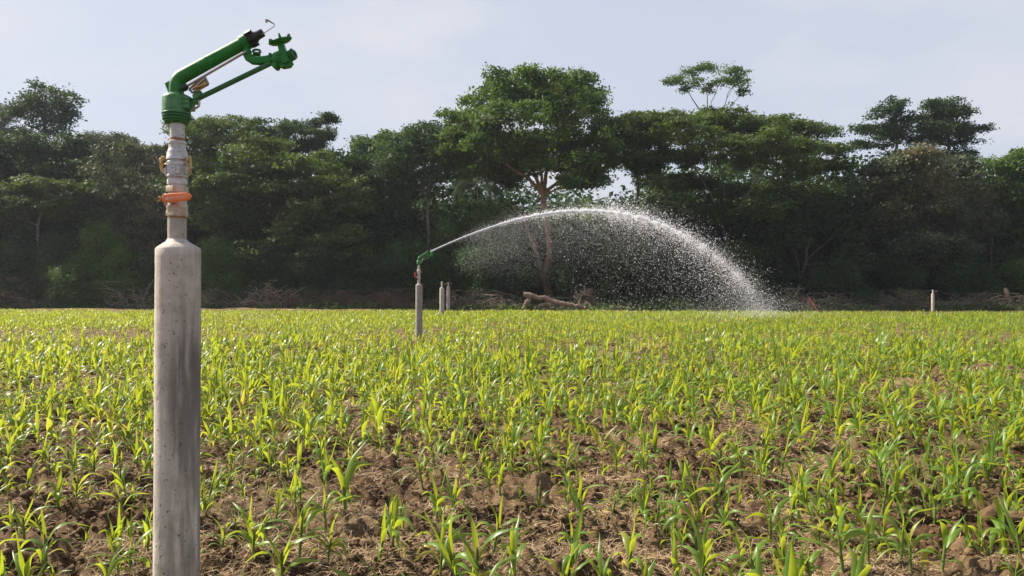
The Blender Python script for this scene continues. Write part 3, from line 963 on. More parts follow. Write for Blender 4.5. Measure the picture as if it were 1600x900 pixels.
# ---------------------------------------------------------------- trees
def leaves(clumps, leaf, cover, twig=0.35, flat=0.6, upb=0.5, per=9, droop=0.0, shell=(0.45, 1.08)):
    """leaf blades gathered in sprays over the shells of the given clumps (cx,cy,cz,rx,ry,rz); returns verts, quads, tint"""
    VV, TT = [], []
    leaf = leaf * 0.86
    la = leaf * leaf * 0.30
    for (cx, cy, cz, rx, ry, rz) in clumps:
        area = PI * (rx * rz + rx * ry * 0.5)
        nt_ = max(6, int(area * cover / la / per))
        d = rng.normal(size=(nt_, 3))
        d /= np.linalg.norm(d, axis=1)[:, None]
        lowm = d[:, 2] < -0.35
        d[lowm & (rng.random(nt_) < 0.6), 2] *= -1
        lob = 1 + 0.36 * np.sin(d[:, 0] * 5 + cx * 3.1) * np.sin(d[:, 1] * 4.3 + cy) + 0.18 * np.sin(d[:, 2] * 7 + d[:, 0] * 6 + cz * 2)
        rad = rng.uniform(shell[0], shell[1], nt_) ** 0.6 * lob * np.where(rng.random(nt_) < 0.14, rng.uniform(1.1, 1.5, nt_), 1.0)
        c = np.stack([cx + d[:, 0] * rx * rad, cy + d[:, 1] * ry * rad, cz + d[:, 2] * rz * rad], 1)
        k = nt_ * per
        base = np.repeat(c, per, 0)
        dd = np.repeat(d, per, 0)
        off = rng.normal(size=(k, 3)) * np.array([twig, twig, twig * flat])
        pos = base + off
        pos[:, 2] -= droop * np.hypot(off[:, 0], off[:, 1])
        nrm = dd * 0.5 + np.array([0, 0, upb]) + rng.normal(size=(k, 3)) * 0.62
        nrm /= np.linalg.norm(nrm, axis=1)[:, None]
        tv = rng.normal(size=(k, 3)) + off / twig * 0.5
        tv[:, 2] -= 0.3
        tv -= nrm * (tv * nrm).sum(1)[:, None]
        tv /= np.linalg.norm(tv, axis=1)[:, None] + 1e-9
        bv = np.cross(nrm, tv)
        s = leaf * rng.uniform(0.6, 1.35, k)[:, None]
        p = np.stack([pos - tv * s * 0.5, pos + bv * s * 0.27 - nrm * s * 0.05, pos + tv * s * 0.5 - nrm * s * 0.12, pos - bv * s * 0.27 - nrm * s * 0.05], 1)
        VV.append(p.reshape(-1, 3))
        ct = rng.normal(0.48, 0.19)
        tt = np.repeat(np.clip(rng.normal(ct, 0.16, nt_), 0, 1), per) + rng.normal(0, 0.10, k)
        TT.append(np.repeat(np.clip(tt, 0, 0.95), 4))
    v = np.concatenate(VV)
    q = np.arange(len(v)).reshape(-1, 4)
    return v, q, np.concatenate(TT)


def limb(m, a, b, r0, r1, sag=0.15, n=6, seg=6):
    a, b = np.asarray(tuple(a), float), np.asarray(tuple(b), float)
    t_ = np.linspace(0, 1, seg)[:, None]
    L = np.linalg.norm(b - a)
    w_ = rng.normal(size=(seg, 3)) * 0.035 * L * np.sin(t_ * PI)
    mid = np.array([0, 0, 1]) * sag * L
    pts = a + (b - a) * t_ + mid * np.sin(t_ * PI) * 0.6 + w_
    rad = r0 + (r1 - r0) * t_[:, 0] ** 0.8
    m.tube(pts, rad, n=n)
    return pts


def tree(name, label, cat, d, base_px, clumps_px, leafmat, barkmat, leaf=0.36, cover=3.5, twig=0.34, flat=0.6, upb=0.5, per=9, depth=0.7,
         trunk_px=None, trunk_r=0.28, fork_py=None, twigs=4, group='trees of the forest edge', back=True, limbs=None, droop=0.0, shell=(0.45, 1.08), sats=7):
    bx = (base_px - CX) / F * d
    root = tag(empty(name, (bx, d, 0)), label, cat, group)
    org = np.array([bx, d, 0.0])
    cs = []
    xs = [c[0] for c in clumps_px]
    W = (max(xs) - min(xs)) / F * d + 3
    xm = (max(xs) + min(xs)) / 2
    for (px, py, rx, ry) in clumps_px:
        k = d / F
        edge = min(1.0, abs(px - xm) / max(1.0, (max(xs) - min(xs)) / 2))
        dep = W * depth * 0.5 * math.sqrt(max(0.05, 1 - edge * edge))
        yo = rng.uniform(-1, 0.6) * dep
        dd = d + yo
        p = P(px, py, dd)
        k = dd / F
        cs.append((p.x - org[0], p.y - org[1], p.z, rx * k, rx * k * 0.85, ry * k))
        if back and rng.random() < 0.75:
            dd2 = d + rng.uniform(0.3, 1.0) * dep
            p2 = P(px + rng.uniform(-8, 8), py + rng.uniform(0, 8), dd2)
            cs.append((p2.x - org[0], p2.y - org[1], p2.z, rx * k * 0.9, rx * k * 0.8, ry * k * 0.9))
    sat = []
    for (cx, cy, cz, rx, ry, rz) in cs:
        for _ in range(sats):
            u = rng.normal(size=3); u /= np.linalg.norm(u)
            if u[2] < -0.3 and rng.random() < 0.5: u[2] *= -1
            k_ = rng.uniform(0.65, 1.18)
            f_ = rng.uniform(0.22, 0.42)
            sat.append((cx + u[0] * rx * k_, cy + u[1] * ry * k_, cz + u[2] * rz * k_ * 1.15, rx * f_, rx * f_ * 0.9, rx * f_ * rng.uniform(0.32, 0.6)))
    v1, q, t1_ = leaves([(c_[0], c_[1], c_[2], c_[3] * 0.86, c_[4] * 0.86, c_[5] * 0.86) for c_ in cs], leaf, cover * 0.55, twig, flat, upb, per, droop, (0.25, 1.0))
    v2, q, t2_ = leaves(sat, leaf, cover * 0.8, twig * 0.7, flat, upb, per, droop, shell)
    v = np.concatenate([v1, v2]); ti = np.concatenate([t1_, t2_])
    keep = v.reshape(-1, 4, 3)[:, :, 2].min(1) > 0.05
    v = v.reshape(-1, 4, 3)[keep].reshape(-1, 3)
    ti = ti.reshape(-1, 4)[keep].ravel()
    mesh_np('crown', v, [np.arange(len(v)).reshape(-1, 4)], M[leafmat], root, tint=ti)
    # trunk, limbs and twigs
    m = MB()
    if trunk_px is None:
        top = fork_py if fork_py is not None else np.mean([c[1] for c in clumps_px]) + 20
        tx_ = np.mean(xs) * 0.4 + base_px * 0.6
        trunk_px = [(base_px, None), ((base_px + tx_) / 2 + rng.uniform(-5, 5), (HZ + top) / 2), (tx_, top)]
    tp = []
    for (px, py) in trunk_px:
        if py is None: tp.append(np.array([(px - CX) / F * d - org[0], 0, -0.3]))
        else:
            p = P(px, py, d); tp.append(np.array([p.x - org[0], 0, p.z]))
    tp = np.array(tp)
    tt = np.linspace(0, 1, len(tp)); ts = np.linspace(0, 1, 10)
    pts = np.stack([np.interp(ts, tt, tp[:, i]) for i in range(3)], 1)
    pts[1:-1] += rng.normal(size=(8, 3)) * 0.07
    rad = trunk_r * (1 - 0.45 * ts); rad[0] *= 1.45; rad[1] *= 1.1
    m.tube(pts, rad, n=10)
    fork = pts[-1]
    extra = []
    if limbs:
        for path, ra, rb in limbs:
            lp = []
            for i, (px, py) in enumerate(path):
                p = P(px, py, d + (0 if i == 0 else rng.uniform(-1.2, 1.2)))
                lp.append((p.x - org[0], p.y - org[1], p.z))
            lp = np.array(lp); t0 = np.linspace(0, 1, len(lp)); t1 = np.linspace(0, 1, 9)
            ps = np.stack([np.interp(t1, t0, lp[:, i]) for i in range(3)], 1)
            ps[1:-1] += rng.normal(size=(7, 3)) * 0.06
            m.tube(ps, ra + (rb - ra) * t1, n=7)
            extra.append((ps, ra, rb))
    wood = [(p, rad[i] * 0.6) for i, p in enumerate(pts) if i >= 5]
    for lp, ra, rb in extra:
        wood += [(p, ra + (rb - ra) * k_ / 8) for k_, p in enumerate(lp) if k_ >= 2]
    for (cx, cy, cz, rx, ry, rz) in sorted(cs, key=lambda c_: (c_[0] - fork[0]) ** 2 + (c_[1] - fork[1]) ** 2 + (c_[2] - fork[2]) ** 2):
        c = np.array((cx, cy, cz - rz * 0.2))
        best = min(wood, key=lambda w_: np.linalg.norm(w_[0] - c) + 1.2 * max(0, w_[0][2] - c[2] + 0.3))
        r0_ = min(best[1], max(0.04, 0.035 * np.linalg.norm(best[0] - c) + 0.02))
        lp = limb(m, best[0], c, r0_, 0.03, 0.08, 6)
        wood += [(p, r0_ + (0.03 - r0_) * k_ / 5) for k_, p in enumerate(lp) if k_ >= 2]
        for _ in range(twigs):
            u = rng.normal(size=3); u /= np.linalg.norm(u); u[2] = abs(u[2]) * 0.7
            b = np.array([cx + u[0] * rx * 0.95, cy + u[1] * ry * 0.95, cz + u[2] * rz * 0.9])
            limb(m, lp[rng.integers(3, 6)], b, 0.035, 0.010, 0.05, 4, 4)
    m.build('trunk', M[barkmat], root, 60)
    return root


TG = 'trees of the forest edge'
tree('vine_draped_tree', 'tall dark tree hung with vines above the left forest edge', 'tree', 80, 68,
     [(68, 150, 38, 16), (40, 158, 24, 13), (98, 152, 22, 14), (70, 172, 30, 20), (52, 195, 14, 22), (86, 195, 16, 26), (70, 222, 24, 22), (30, 170, 12, 9), (105, 175, 10, 14)],
     'leaf_dark', 'bark_dark', twig=0.4, cover=2.2, trunk_px=[(68, None), (70, 300), (68, 180)], trunk_r=0.35, droop=0.5)
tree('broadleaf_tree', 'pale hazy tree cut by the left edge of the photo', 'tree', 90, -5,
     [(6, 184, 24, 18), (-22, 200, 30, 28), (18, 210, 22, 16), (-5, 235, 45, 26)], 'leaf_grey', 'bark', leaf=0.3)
tree('layered_tree', 'dark tree in flat layers filling the left edge of the forest', 'tree', 70, 28,
     [(18, 222, 52, 15), (72, 240, 55, 16), (115, 228, 28, 18), (20, 262, 60, 18), (100, 272, 42, 18), (-35, 240, 45, 30), (-25, 305, 50, 26), (70, 318, 55, 20), (20, 345, 55, 26), (110, 345, 45, 24), (40, 395, 60, 30)],
     'leaf_dark', 'bark_dark', flat=0.35, upb=0.9, trunk_r=0.3)
tree('flat_topped_tree', 'slim olive tree with a flat canopy at far left', 'tree', 65.5, 60,
     [(75, 290, 50, 10), (28, 302, 36, 10), (118, 305, 36, 10), (62, 320, 50, 11), (110, 330, 35, 10), (12, 335, 30, 12)],
     'leaf_olive', 'bark_pale', flat=0.3, upb=1.0, trunk_px=[(60, None), (60, 390), (59, 318)], trunk_r=0.16, depth=0.5)
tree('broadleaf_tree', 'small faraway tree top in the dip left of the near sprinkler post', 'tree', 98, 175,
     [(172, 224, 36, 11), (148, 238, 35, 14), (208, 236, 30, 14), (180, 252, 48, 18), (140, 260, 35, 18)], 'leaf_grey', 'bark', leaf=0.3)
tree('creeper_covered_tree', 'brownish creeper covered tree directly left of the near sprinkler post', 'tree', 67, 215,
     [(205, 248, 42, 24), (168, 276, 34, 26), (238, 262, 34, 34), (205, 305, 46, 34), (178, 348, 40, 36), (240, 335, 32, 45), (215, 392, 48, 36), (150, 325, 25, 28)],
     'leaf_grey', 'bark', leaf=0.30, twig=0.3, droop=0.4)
tree('broadleaf_tree', 'dense olive tree rising behind the gun of the near sprinkler', 'tree', 71, 335,
     [(300, 203, 38, 15), (348, 200, 44, 16), (330, 228, 55, 24), (290, 248, 40, 28), (386, 213, 28, 18), (365, 262, 55, 28), (300, 295, 45, 30)],
     'leaf_olive', 'bark', leaf=0.30, twig=0.32)
tree('feathery_tree', 'dark feathery tree with a long limb reaching right into the sky', 'tree', 73, 425,
     [(408, 203, 30, 12), (445, 198, 24, 11), (480, 194, 22, 8), (512, 183, 14, 5), (498, 208, 24, 6), (516, 214, 10, 4), (440, 222, 40, 16), (485, 230, 32, 11)],
     'leaf_dark', 'bark_dark', leaf=0.30, flat=0.35, upb=0.8, limbs=[([(440, 240), (480, 208), (515, 182)], 0.09, 0.02), ([(450, 240), (490, 218), (518, 212)], 0.08, 0.02)], trunk_r=0.25)
tree('layered_tree', 'wide olive tree in drooping layers right of the near sprinkler', 'tree', 66, 430,
     [(402, 238, 55, 13), (345, 288, 48, 15), (425, 268, 60, 14), (482, 258, 48, 14), (380, 305, 62, 16), (460, 300, 60, 16), (525, 285, 38, 17), (340, 335, 45, 20), (412, 345, 60, 20), (492, 338, 55, 20), (552, 322, 34, 26), (362, 385, 48, 26), (450, 392, 60, 30), (530, 382, 48, 30)],
     'leaf_olive', 'bark', flat=0.35, upb=0.95, trunk_r=0.3)
tree('broadleaf_tree', 'dark green tree between the drooping layered tree and the far sprinkler', 'tree', 69, 585,
     [(560, 258, 42, 20), (608, 258, 34, 24), (530, 265, 30, 20), (580, 298, 45, 26), (622, 318, 30, 32), (572, 345, 45, 34), (605, 392, 42, 40)],
     'leaf_dark', 'bark_dark', leaf=0.35)
tree('feathery_tree', 'light feathery tree tops showing left of the big domed tree', 'tree', 82, 612,
     [(572, 222, 26, 8), (608, 214, 26, 9), (648, 208, 20, 9), (600, 238, 46, 14), (655, 232, 35, 16), (610, 262, 50, 20)],
     'leaf_green', 'bark', leaf=0.33, flat=0.35, droop=0.6)
tree('broadleaf_tree', 'dark tree with a bare grey trunk against the left flank of the domed tree', 'tree', 69.5, 668,
     [(660, 213, 38, 18), (692, 206, 28, 15), (650, 246, 34, 22), (704, 240, 34, 20), (672, 272, 30, 18), (640, 290, 26, 22)],
     'leaf_dark', 'bark_pale', leaf=0.33, trunk_px=[(668, None), (669, 350), (668, 262)], trunk_r=0.2)
tree('broadleaf_tree', 'great domed tree with forked reddish trunk behind the water jet', 'tree', 66, 856,
     [(852, 128, 46, 14), (802, 138, 44, 18), (902, 138, 38, 18), (762, 158, 38, 20), (925, 163, 28, 20), (842, 160, 54, 24), (730, 188, 34, 20), (790, 190, 50, 26), (882, 190, 54, 28), (942, 203, 22, 26),
      (708, 216, 26, 14), (760, 224, 45, 20), (830, 224, 40, 16), (916, 232, 38, 24), (725, 250, 34, 12), (782, 258, 36, 12), (948, 246, 20, 20), (884, 256, 30, 12), (928, 278, 30, 14), (742, 268, 20, 8), (810, 240, 46, 22), (870, 225, 46, 24), (795, 275, 34, 16), (905, 260, 34, 18), (760, 250, 34, 16), (845, 258, 34, 14), (950, 225, 22, 22), (705, 235, 24, 12), (890, 285, 26, 10)],
     'leaf_green', 'bark_red', leaf=0.34, cover=4.6, twig=0.32, trunk_r=0.42, depth=0.8, trunk_px=[(858, None), (857, 460), (850, 430), (862, 388), (852, 340), (848, 300)],
     limbs=[([(851, 440), (840, 405), (832, 372), (822, 345), (800, 322)], 0.24, 0.05), ([(848, 305), (825, 280), (800, 262), (775, 250)], 0.2, 0.05), ([(848, 305), (832, 265), (815, 235), (800, 200)], 0.2, 0.05),
            ([(848, 303), (855, 262), (868, 230), (875, 200)], 0.2, 0.05), ([(849, 303), (880, 280), (905, 262), (930, 235)], 0.17, 0.05), ([(848, 300), (845, 260), (840, 220)], 0.16, 0.05), ([(850, 302), (895, 290), (928, 280)], 0.1, 0.04)])
tree('broadleaf_tree', 'narrow dark tree touching the right flank of the domed tree', 'tree', 74, 1005,
     [(986, 194, 28, 13), (958, 222, 24, 16), (1002, 222, 34, 20), (978, 248, 26, 14), (1010, 262, 26, 16)], 'leaf_dark', 'bark_dark', trunk_r=0.2)
tree('slender_tree', 'lone slender tree with thin pale branches standing above the flat canopies', 'tree', 86, 1112,
     [(1058, 126, 20, 7), (1078, 112, 20, 8), (1105, 106, 22, 7), (1138, 112, 24, 8), (1158, 132, 14, 8), (1148, 128, 20, 8), (1088, 130, 18, 6), (1122, 128, 18, 6), (1046, 130, 12, 4), (1165, 142, 9, 5), (1070, 142, 10, 4), (1108, 140, 10, 4)],
     'leaf_green', 'bark_pale', leaf=0.30, cover=3.2, flat=0.4, trunk_r=0.16, twigs=5, trunk_px=[(1112, None), (1112, 300), (1110, 205)], back=False, sats=4,
     limbs=[([(1110, 210), (1095, 175), (1080, 150), (1062, 130)], 0.10, 0.025), ([(1110, 205), (1106, 160), (1100, 120)], 0.09, 0.02), ([(1110, 208), (1128, 170), (1145, 138)], 0.10, 0.02), ([(1112, 206), (1140, 168), (1160, 145)], 0.07, 0.02), ([(1108, 200), (1112, 160), (1125, 130)], 0.07, 0.02)])
tree('umbrella_tree', 'very wide flat canopied tree with a leaning pale trunk', 'tree', 68, 1118,
     [(1012, 188, 42, 9), (1062, 188, 50, 9), (1117, 187, 48, 9), (1170, 194, 48, 9), (1226, 199, 44, 9), (1276, 204, 32, 9), (1312, 232, 26, 7), (1000, 216, 42, 11), (1060, 212, 55, 13), (1130, 218, 60, 13), (1200, 224, 60, 13), (1262, 232, 45, 12),
      (1008, 250, 40, 14), (1080, 246, 45, 12), (1160, 250, 45, 9), (1242, 264, 45, 12), (1300, 258, 34, 11), (1035, 286, 32, 14), (1278, 298, 40, 14), (1090, 285, 40, 12), (1140, 300, 40, 14), (1205, 296, 34, 12), (1060, 325, 36, 16), (1110, 345, 40, 18), (1185, 330, 34, 14)],
     'leaf_olive', 'bark_pale', flat=0.28, upb=1.1, leaf=0.31, cover=3.6, trunk_r=0.22, trunk_px=[(1118, None), (1128, 410), (1142, 350), (1170, 300), (1196, 262)],
     limbs=[([(1135, 370), (1110, 300), (1070, 240)], 0.12, 0.04), ([(1142, 350), (1130, 290), (1120, 230)], 0.1, 0.04), ([(1170, 300), (1215, 275), (1250, 262)], 0.09, 0.03)])
tree('bare_stemmed_tree', 'slim grey stem standing in the gap left of the wide flat canopy', 'tree', 72, 1028,
     [(1030, 240, 22, 12), (1018, 262, 16, 10)], 'leaf_dark', 'bark_pale', trunk_r=0.13, trunk_px=[(1028, None), (1029, 340), (1031, 255)])
tree('low_spreading_tree', 'low spreading tree with twisted tan limbs where the water lands', 'tree', 66, 1252,
     [(1215, 318, 44, 17), (1272, 325, 50, 20), (1322, 315, 40, 20), (1180, 345, 36, 16), (1240, 358, 44, 18), (1302, 364, 50, 24), (1345, 350, 34, 28), (1205, 392, 26, 18), (1320, 412, 45, 34)],
     'leaf_dark', 'bark', trunk_r=0.2, trunk_px=[(1250, None), (1254, 420), (1268, 370)], leaf=0.33,
     limbs=[([(1252, 440), (1225, 405), (1190, 398), (1165, 405)], 0.1, 0.03), ([(1258, 410), (1290, 380), (1320, 350)], 0.09, 0.03), ([(1250, 430), (1240, 380), (1210, 350)], 0.09, 0.03)])
tree('tiered_tree', 'tall dark tiered tree, left one of the pair above the right forest', 'tree', 82, 1398,
     [(1402, 162, 18, 9), (1375, 180, 26, 9), (1350, 202, 20, 6), (1412, 186, 24, 12), (1385, 206, 34, 9), (1342, 226, 14, 5), (1412, 216, 22, 10), (1372, 228, 24, 7), (1405, 245, 25, 12)],
     'leaf_dark', 'bark_dark', flat=0.4, upb=0.9, leaf=0.32, cover=2.6, trunk_px=[(1398, None), (1400, 260), (1402, 170)], trunk_r=0.22)
tree('tiered_tree', 'tall dark tiered tree, right and wider one of the pair above the right forest', 'tree', 83, 1486,
     [(1478, 164, 34, 7), (1458, 182, 30, 9), (1500, 176, 26, 7), (1522, 204, 24, 5), (1475, 200, 42, 9), (1506, 222, 34, 7), (1452, 218, 26, 9), (1516, 240, 14, 5), (1490, 242, 32, 10), (1450, 240, 20, 9)],
     'leaf_dark', 'bark_dark', flat=0.4, upb=0.9, leaf=0.32, cover=2.6, trunk_px=[(1486, None), (1484, 260), (1482, 170)], trunk_r=0.24)
tree('flowering_tree', 'dense rounded tree speckled with pale flower heads at right', 'tree', 67, 1462,
     [(1442, 252, 42, 15), (1398, 264, 38, 18), (1492, 266, 38, 20), (1380, 298, 38, 26), (1450, 295, 55, 28), (1515, 302, 34, 28), (1400, 340, 44, 28), (1470, 344, 55, 30), (1530, 345, 28, 28), (1440, 385, 46, 22), (1502, 388, 30, 18), (1385, 382, 35, 26)],
     'leaf_grey', 'bark', leaf=0.31, cover=4.4, trunk_px=[(1462, None), (1462, 430), (1458, 330)], trunk_r=0.18)
tree('broadleaf_tree', 'dull green tree with bare grey limbs at the right edge of the photo', 'tree', 70, 1548,
     [(1560, 262, 38, 16), (1602, 270, 42, 18), (1550, 302, 40, 24), (1602, 322, 50, 30), (1642, 285, 50, 34), (1612, 400, 40, 34), (1662, 345, 50, 45), (1592, 246, 10, 9), (1560, 350, 26, 18)],
     'leaf_green', 'bark_dark', trunk_r=0.24, trunk_px=[(1548, None), (1546, 420), (1550, 350)], limbs=[([(1547, 420), (1570, 390), (1592, 350)], 0.09, 0.03), ([(1546, 430), (1530, 395), (1520, 370)], 0.07, 0.02), ([(1555, 400), (1590, 385), (1610, 360)], 0.06, 0.02)])
tree('broadleaf_tree', 'green tree wholly beyond the left edge of the photo', 'tree', 68, -100,
     [(-90, 225, 55, 26), (-140, 250, 60, 34), (-70, 275, 50, 34), (-120, 320, 75, 40), (-70, 370, 60, 40), (-160, 390, 60, 45)], 'leaf_green', 'bark', leaf=0.32, cover=2.6)
tree('broadleaf_tree', 'olive tree wholly beyond the right edge of the photo', 'tree', 68, 1730,
     [(1720, 245, 55, 26), (1770, 275, 60, 34), (1700, 300, 50, 34), (1750, 340, 75, 40), (1700, 390, 60, 40), (1790, 400, 60, 45)], 'leaf_olive', 'bark', leaf=0.32, cover=2.6)


def palm():
    d = 74.0
    bx = (748 - CX) / F * d
    root = tag(empty('drooping_palm', (bx, d, 0)), 'pale drooping palm below the left side of the domed tree', 'palm', None)
    top = H + (HZ - 292) / F * d
    m = MB()
    m.tube([(0, 0, -0.3), (0.1, 0, top * 0.5), (0.0, 0, top)], [0.2, 0.15, 0.14], n=10)
    m.build('trunk', M['bark'], root)
    VV, TT = [], []
    for i in range(26):
        az = rng.uniform(0, 2 * PI); L = rng.uniform(2.6, 3.6); e0 = rng.uniform(0.2, 1.3)
        n_ = 26
        t_ = np.linspace(0, 1, n_)
        e = e0 - 2.2 * t_ ** 1.2
        ds = L / n_
        r = np.cumsum(np.cos(e)) * ds; z = np.cumsum(np.sin(e)) * ds
        px = np.stack([r * math.cos(az), r * math.sin(az), top + z], 1)
        sidev = np.array([-math.sin(az), math.cos(az), 0])
        for sg in (-1, 1):
            for k_ in range(3, n_):
                p = px[k_]; ll = 0.75 * math.sin(PI * min(1, 0.15 + 0.85 * (1 - t_[k_] * 0.8))) + 0.15
                tip = p + sg * sidev * ll * 0.55 + np.array([math.cos(az) * 0.15, math.sin(az) * 0.15, -ll * 0.75])
                w_ = 0.035
                u = np.array([math.cos(az), math.sin(az), 0]) * w_
                VV.append([p - u, p + u, (p + tip) / 2 + u + np.array([0, 0, 0.06]), tip])
                TT += [rng.uniform(0.3, 0.8)] * 4
    v = np.array(VV).reshape(-1, 3)
    mesh_np('crown', v, [np.arange(len(v)).reshape(-1, 4)], M['leaf_palm'], root, tint=TT)


palm()


# --- shrubs at the foot of the trees
def shrub(px, py_top, hw, d, mat, label, leaf=0.2, cat='shrub', cover=3.6, name='leafy_shrub'):
    bx = (px - CX) / F * d
    root = tag(empty(name, (bx, d, 0)), label, cat, 'shrubs at the foot of the forest')
    hgt = H + (HZ - py_top) / F * d
    w_ = hw / F * d
    cs = []
    for i in range(9):
        fz = rng.uniform(0.12, 0.82)
        sx = math.sqrt(max(0.1, 1 - (fz - 0.25) ** 2 * 1.6))
        cs.append((rng.uniform(-0.7, 0.7) * w_ * sx, rng.uniform(-0.6, 0.6) * w_ * 0.8, hgt * fz, w_ * rng.uniform(0.3, 0.5), w_ * 0.4, hgt * rng.uniform(0.14, 0.24)))
    cs.append((0, 0, hgt * 0.8, w_ * 0.4, w_ * 0.4, hgt * 0.2))
    v, q, ti = leaves(cs, leaf, cover, 0.26, 0.7, 0.5, 8)
    v = v.reshape(-1, 4, 3); keep = v[:, :, 2].min(1) > 0.02
    ti = ti.reshape(-1, 4)[keep].ravel(); v = v[keep].reshape(-1, 3)
    mesh_np('foliage', v, [np.arange(len(v)).reshape(-1, 4)], M[mat], root, tint=ti)
    m = MB()
    for c in cs:
        limb(m, (rng.normal() * 0.1, rng.normal() * 0.1, -0.1), (c[0], c[1], c[2]), 0.05, 0.015, 0.1, 5, 5)
    m.build('stem', M['bark_dark'], root)
    return root


SH = [(20, 405, 48, 66, 'leaf_dark', 'dark shrub at the left edge behind dead brush'),
      (88, 388, 44, 67, 'leaf_dark', 'dark shrub right of the slim flat canopied tree stem'),
      (150, 372, 36, 66, 'leaf_bright', 'bright green shrub left of the near concrete post'),
      (128, 425, 34, 64.5, 'leaf_green', 'low green shrub under the brighter shrub at left'),
      (188, 412, 32, 65, 'leaf_bright', 'small fresh green shrub close to the left side of the near post'),
      (232, 425, 34, 66, 'leaf_dark', 'dark shrub partly hidden by the near concrete post'),
      (345, 402, 42, 65, 'leaf_green', 'green shrub just right of the near post shoulder'),
      (420, 418, 46, 67, 'leaf_dark', 'dark shrub in the shade beneath the drooping layered tree'),
      (505, 405, 48, 66, 'leaf_dark', 'wide dark shrub right of the shaded hollow'),
      (600, 418, 42, 66, 'leaf_dark', 'dark shrub left of the far sprinkler gun'),
      (645, 392, 34, 68, 'leaf_green', 'green shrub behind the far sprinkler gun'),
      (700, 362, 44, 69, 'leaf_green', 'green shrub rising into the mist beside the nozzle'),
      (760, 345, 48, 70, 'leaf_bright', 'yellowish green shrub under the drooping palm'),
      (780, 405, 48, 66, 'leaf_dark', 'dark shrub left of the forked trunk'),
      (905, 372, 46, 67, 'leaf_dark', 'dark shrub right of the forked trunk'),
      (962, 352, 52, 66.5, 'leaf_olive', 'large dull shrub under the middle of the water arc'),
      (1030, 362, 46, 68, 'leaf_dark', 'dark shrub under the falling side of the water arc'),
      (1088, 358, 46, 69, 'leaf_dark', 'dark shrub left of the leaning pale trunk'),
      (1150, 402, 40, 66, 'leaf_green', 'green shrub behind the landing spray'),
      (1205, 425, 36, 68, 'leaf_dark', 'low dark shrub right of the landing spray'),
      (1312, 430, 46, 66, 'leaf_dark', 'dark shrub left of the flowering tree'),
      (1400, 415, 44, 68, 'leaf_dark', 'dark shrub left below the flowering tree'),
      (1500, 412, 40, 68, 'leaf_dark', 'dark shrub between the flowering tree trunk and the edge tree'),
      (1590, 432, 44, 67, 'leaf_green', 'green shrub at the right edge beside the broken stump'),
      (830, 350, 40, 78, 'leaf_bright', 'sunlit yellow green bush seen through the gap behind the forked trunk'),
      (922, 322, 40, 80, 'leaf_bright', 'sunlit yellow green bush peeping over the top of the water arc')]
for (a0, a1, a2, a3, a4, a5) in SH: shrub(a0, a1 - (22 if a3 < 75 else 0), a2 * 1.2, a3 - 2.5, a4, a5)


def woodland():
    """the wood behind the first row, which reads as one dark mass"""
    xs = [-700, -300, 0, 140, 240, 300, 400, 560, 650, 700, 760, 820, 870, 910, 945, 985, 1005, 1030, 1150, 1330, 1450, 1600, 1900, 2300]
    ys = [245, 230, 235, 262, 255, 232, 240, 255, 245, 262, 272, 288, 294, 304, 312, 304, 282, 262, 240, 255, 265, 285, 265, 245]
    n, n2 = 26000, 30000
    px = rng.uniform(-700, 2300, n + n2)
    d = np.concatenate([rng.uniform(80, 104, n), rng.uniform(70.5, 79, n2)])
    top = np.interp(px, xs, ys) + 26 * (fbm(px, d * 0, 60.0, 3, 77) - 0.5)
    top[n:] = np.maximum(top[n:] + 42, 318)
    zt = H + (HZ - top) / F * np.where(d > 79.5, 86, d)
    z = zt * rng.random(n + n2) ** 0.9
    X = (px - CX) / F * d
    n = n + n2
    per = 9
    k = n * per
    pos = np.repeat(np.stack([X, d, z], 1), per, 0) + rng.normal(size=(k, 3)) * np.array([0.55, 0.55, 0.4])
    nrm = rng.normal(size=(k, 3)) * 0.6 + np.array([0, -0.2, 0.7]); nrm /= np.linalg.norm(nrm, axis=1)[:, None]
    tv = np.cross(nrm, rng.normal(size=(k, 3))); tv /= np.linalg.norm(tv, axis=1)[:, None]
    bv = np.cross(nrm, tv)
    s = 0.62 * rng.uniform(0.6, 1.3, k)[:, None]
    p = np.stack([pos - tv * s * .5, pos + bv * s * .32, pos + tv * s * .5 - nrm * s * .1, pos - bv * s * .32], 1)
    p = p[p[:, :, 2].min(1) > 0.02]
    v = p.reshape(-1, 3)
    ti = np.repeat(np.clip(rng.normal(0.4, 0.16, len(p)), 0, 0.95), 4)
    o = mesh_np('distant_woodland', v, [np.arange(len(v)).reshape(-1, 4)], M['leaf_dark'], tint=ti)
    tag(o, 'dark mass of woodland behind the first row of trees', 'woodland', kind='stuff')


woodland()


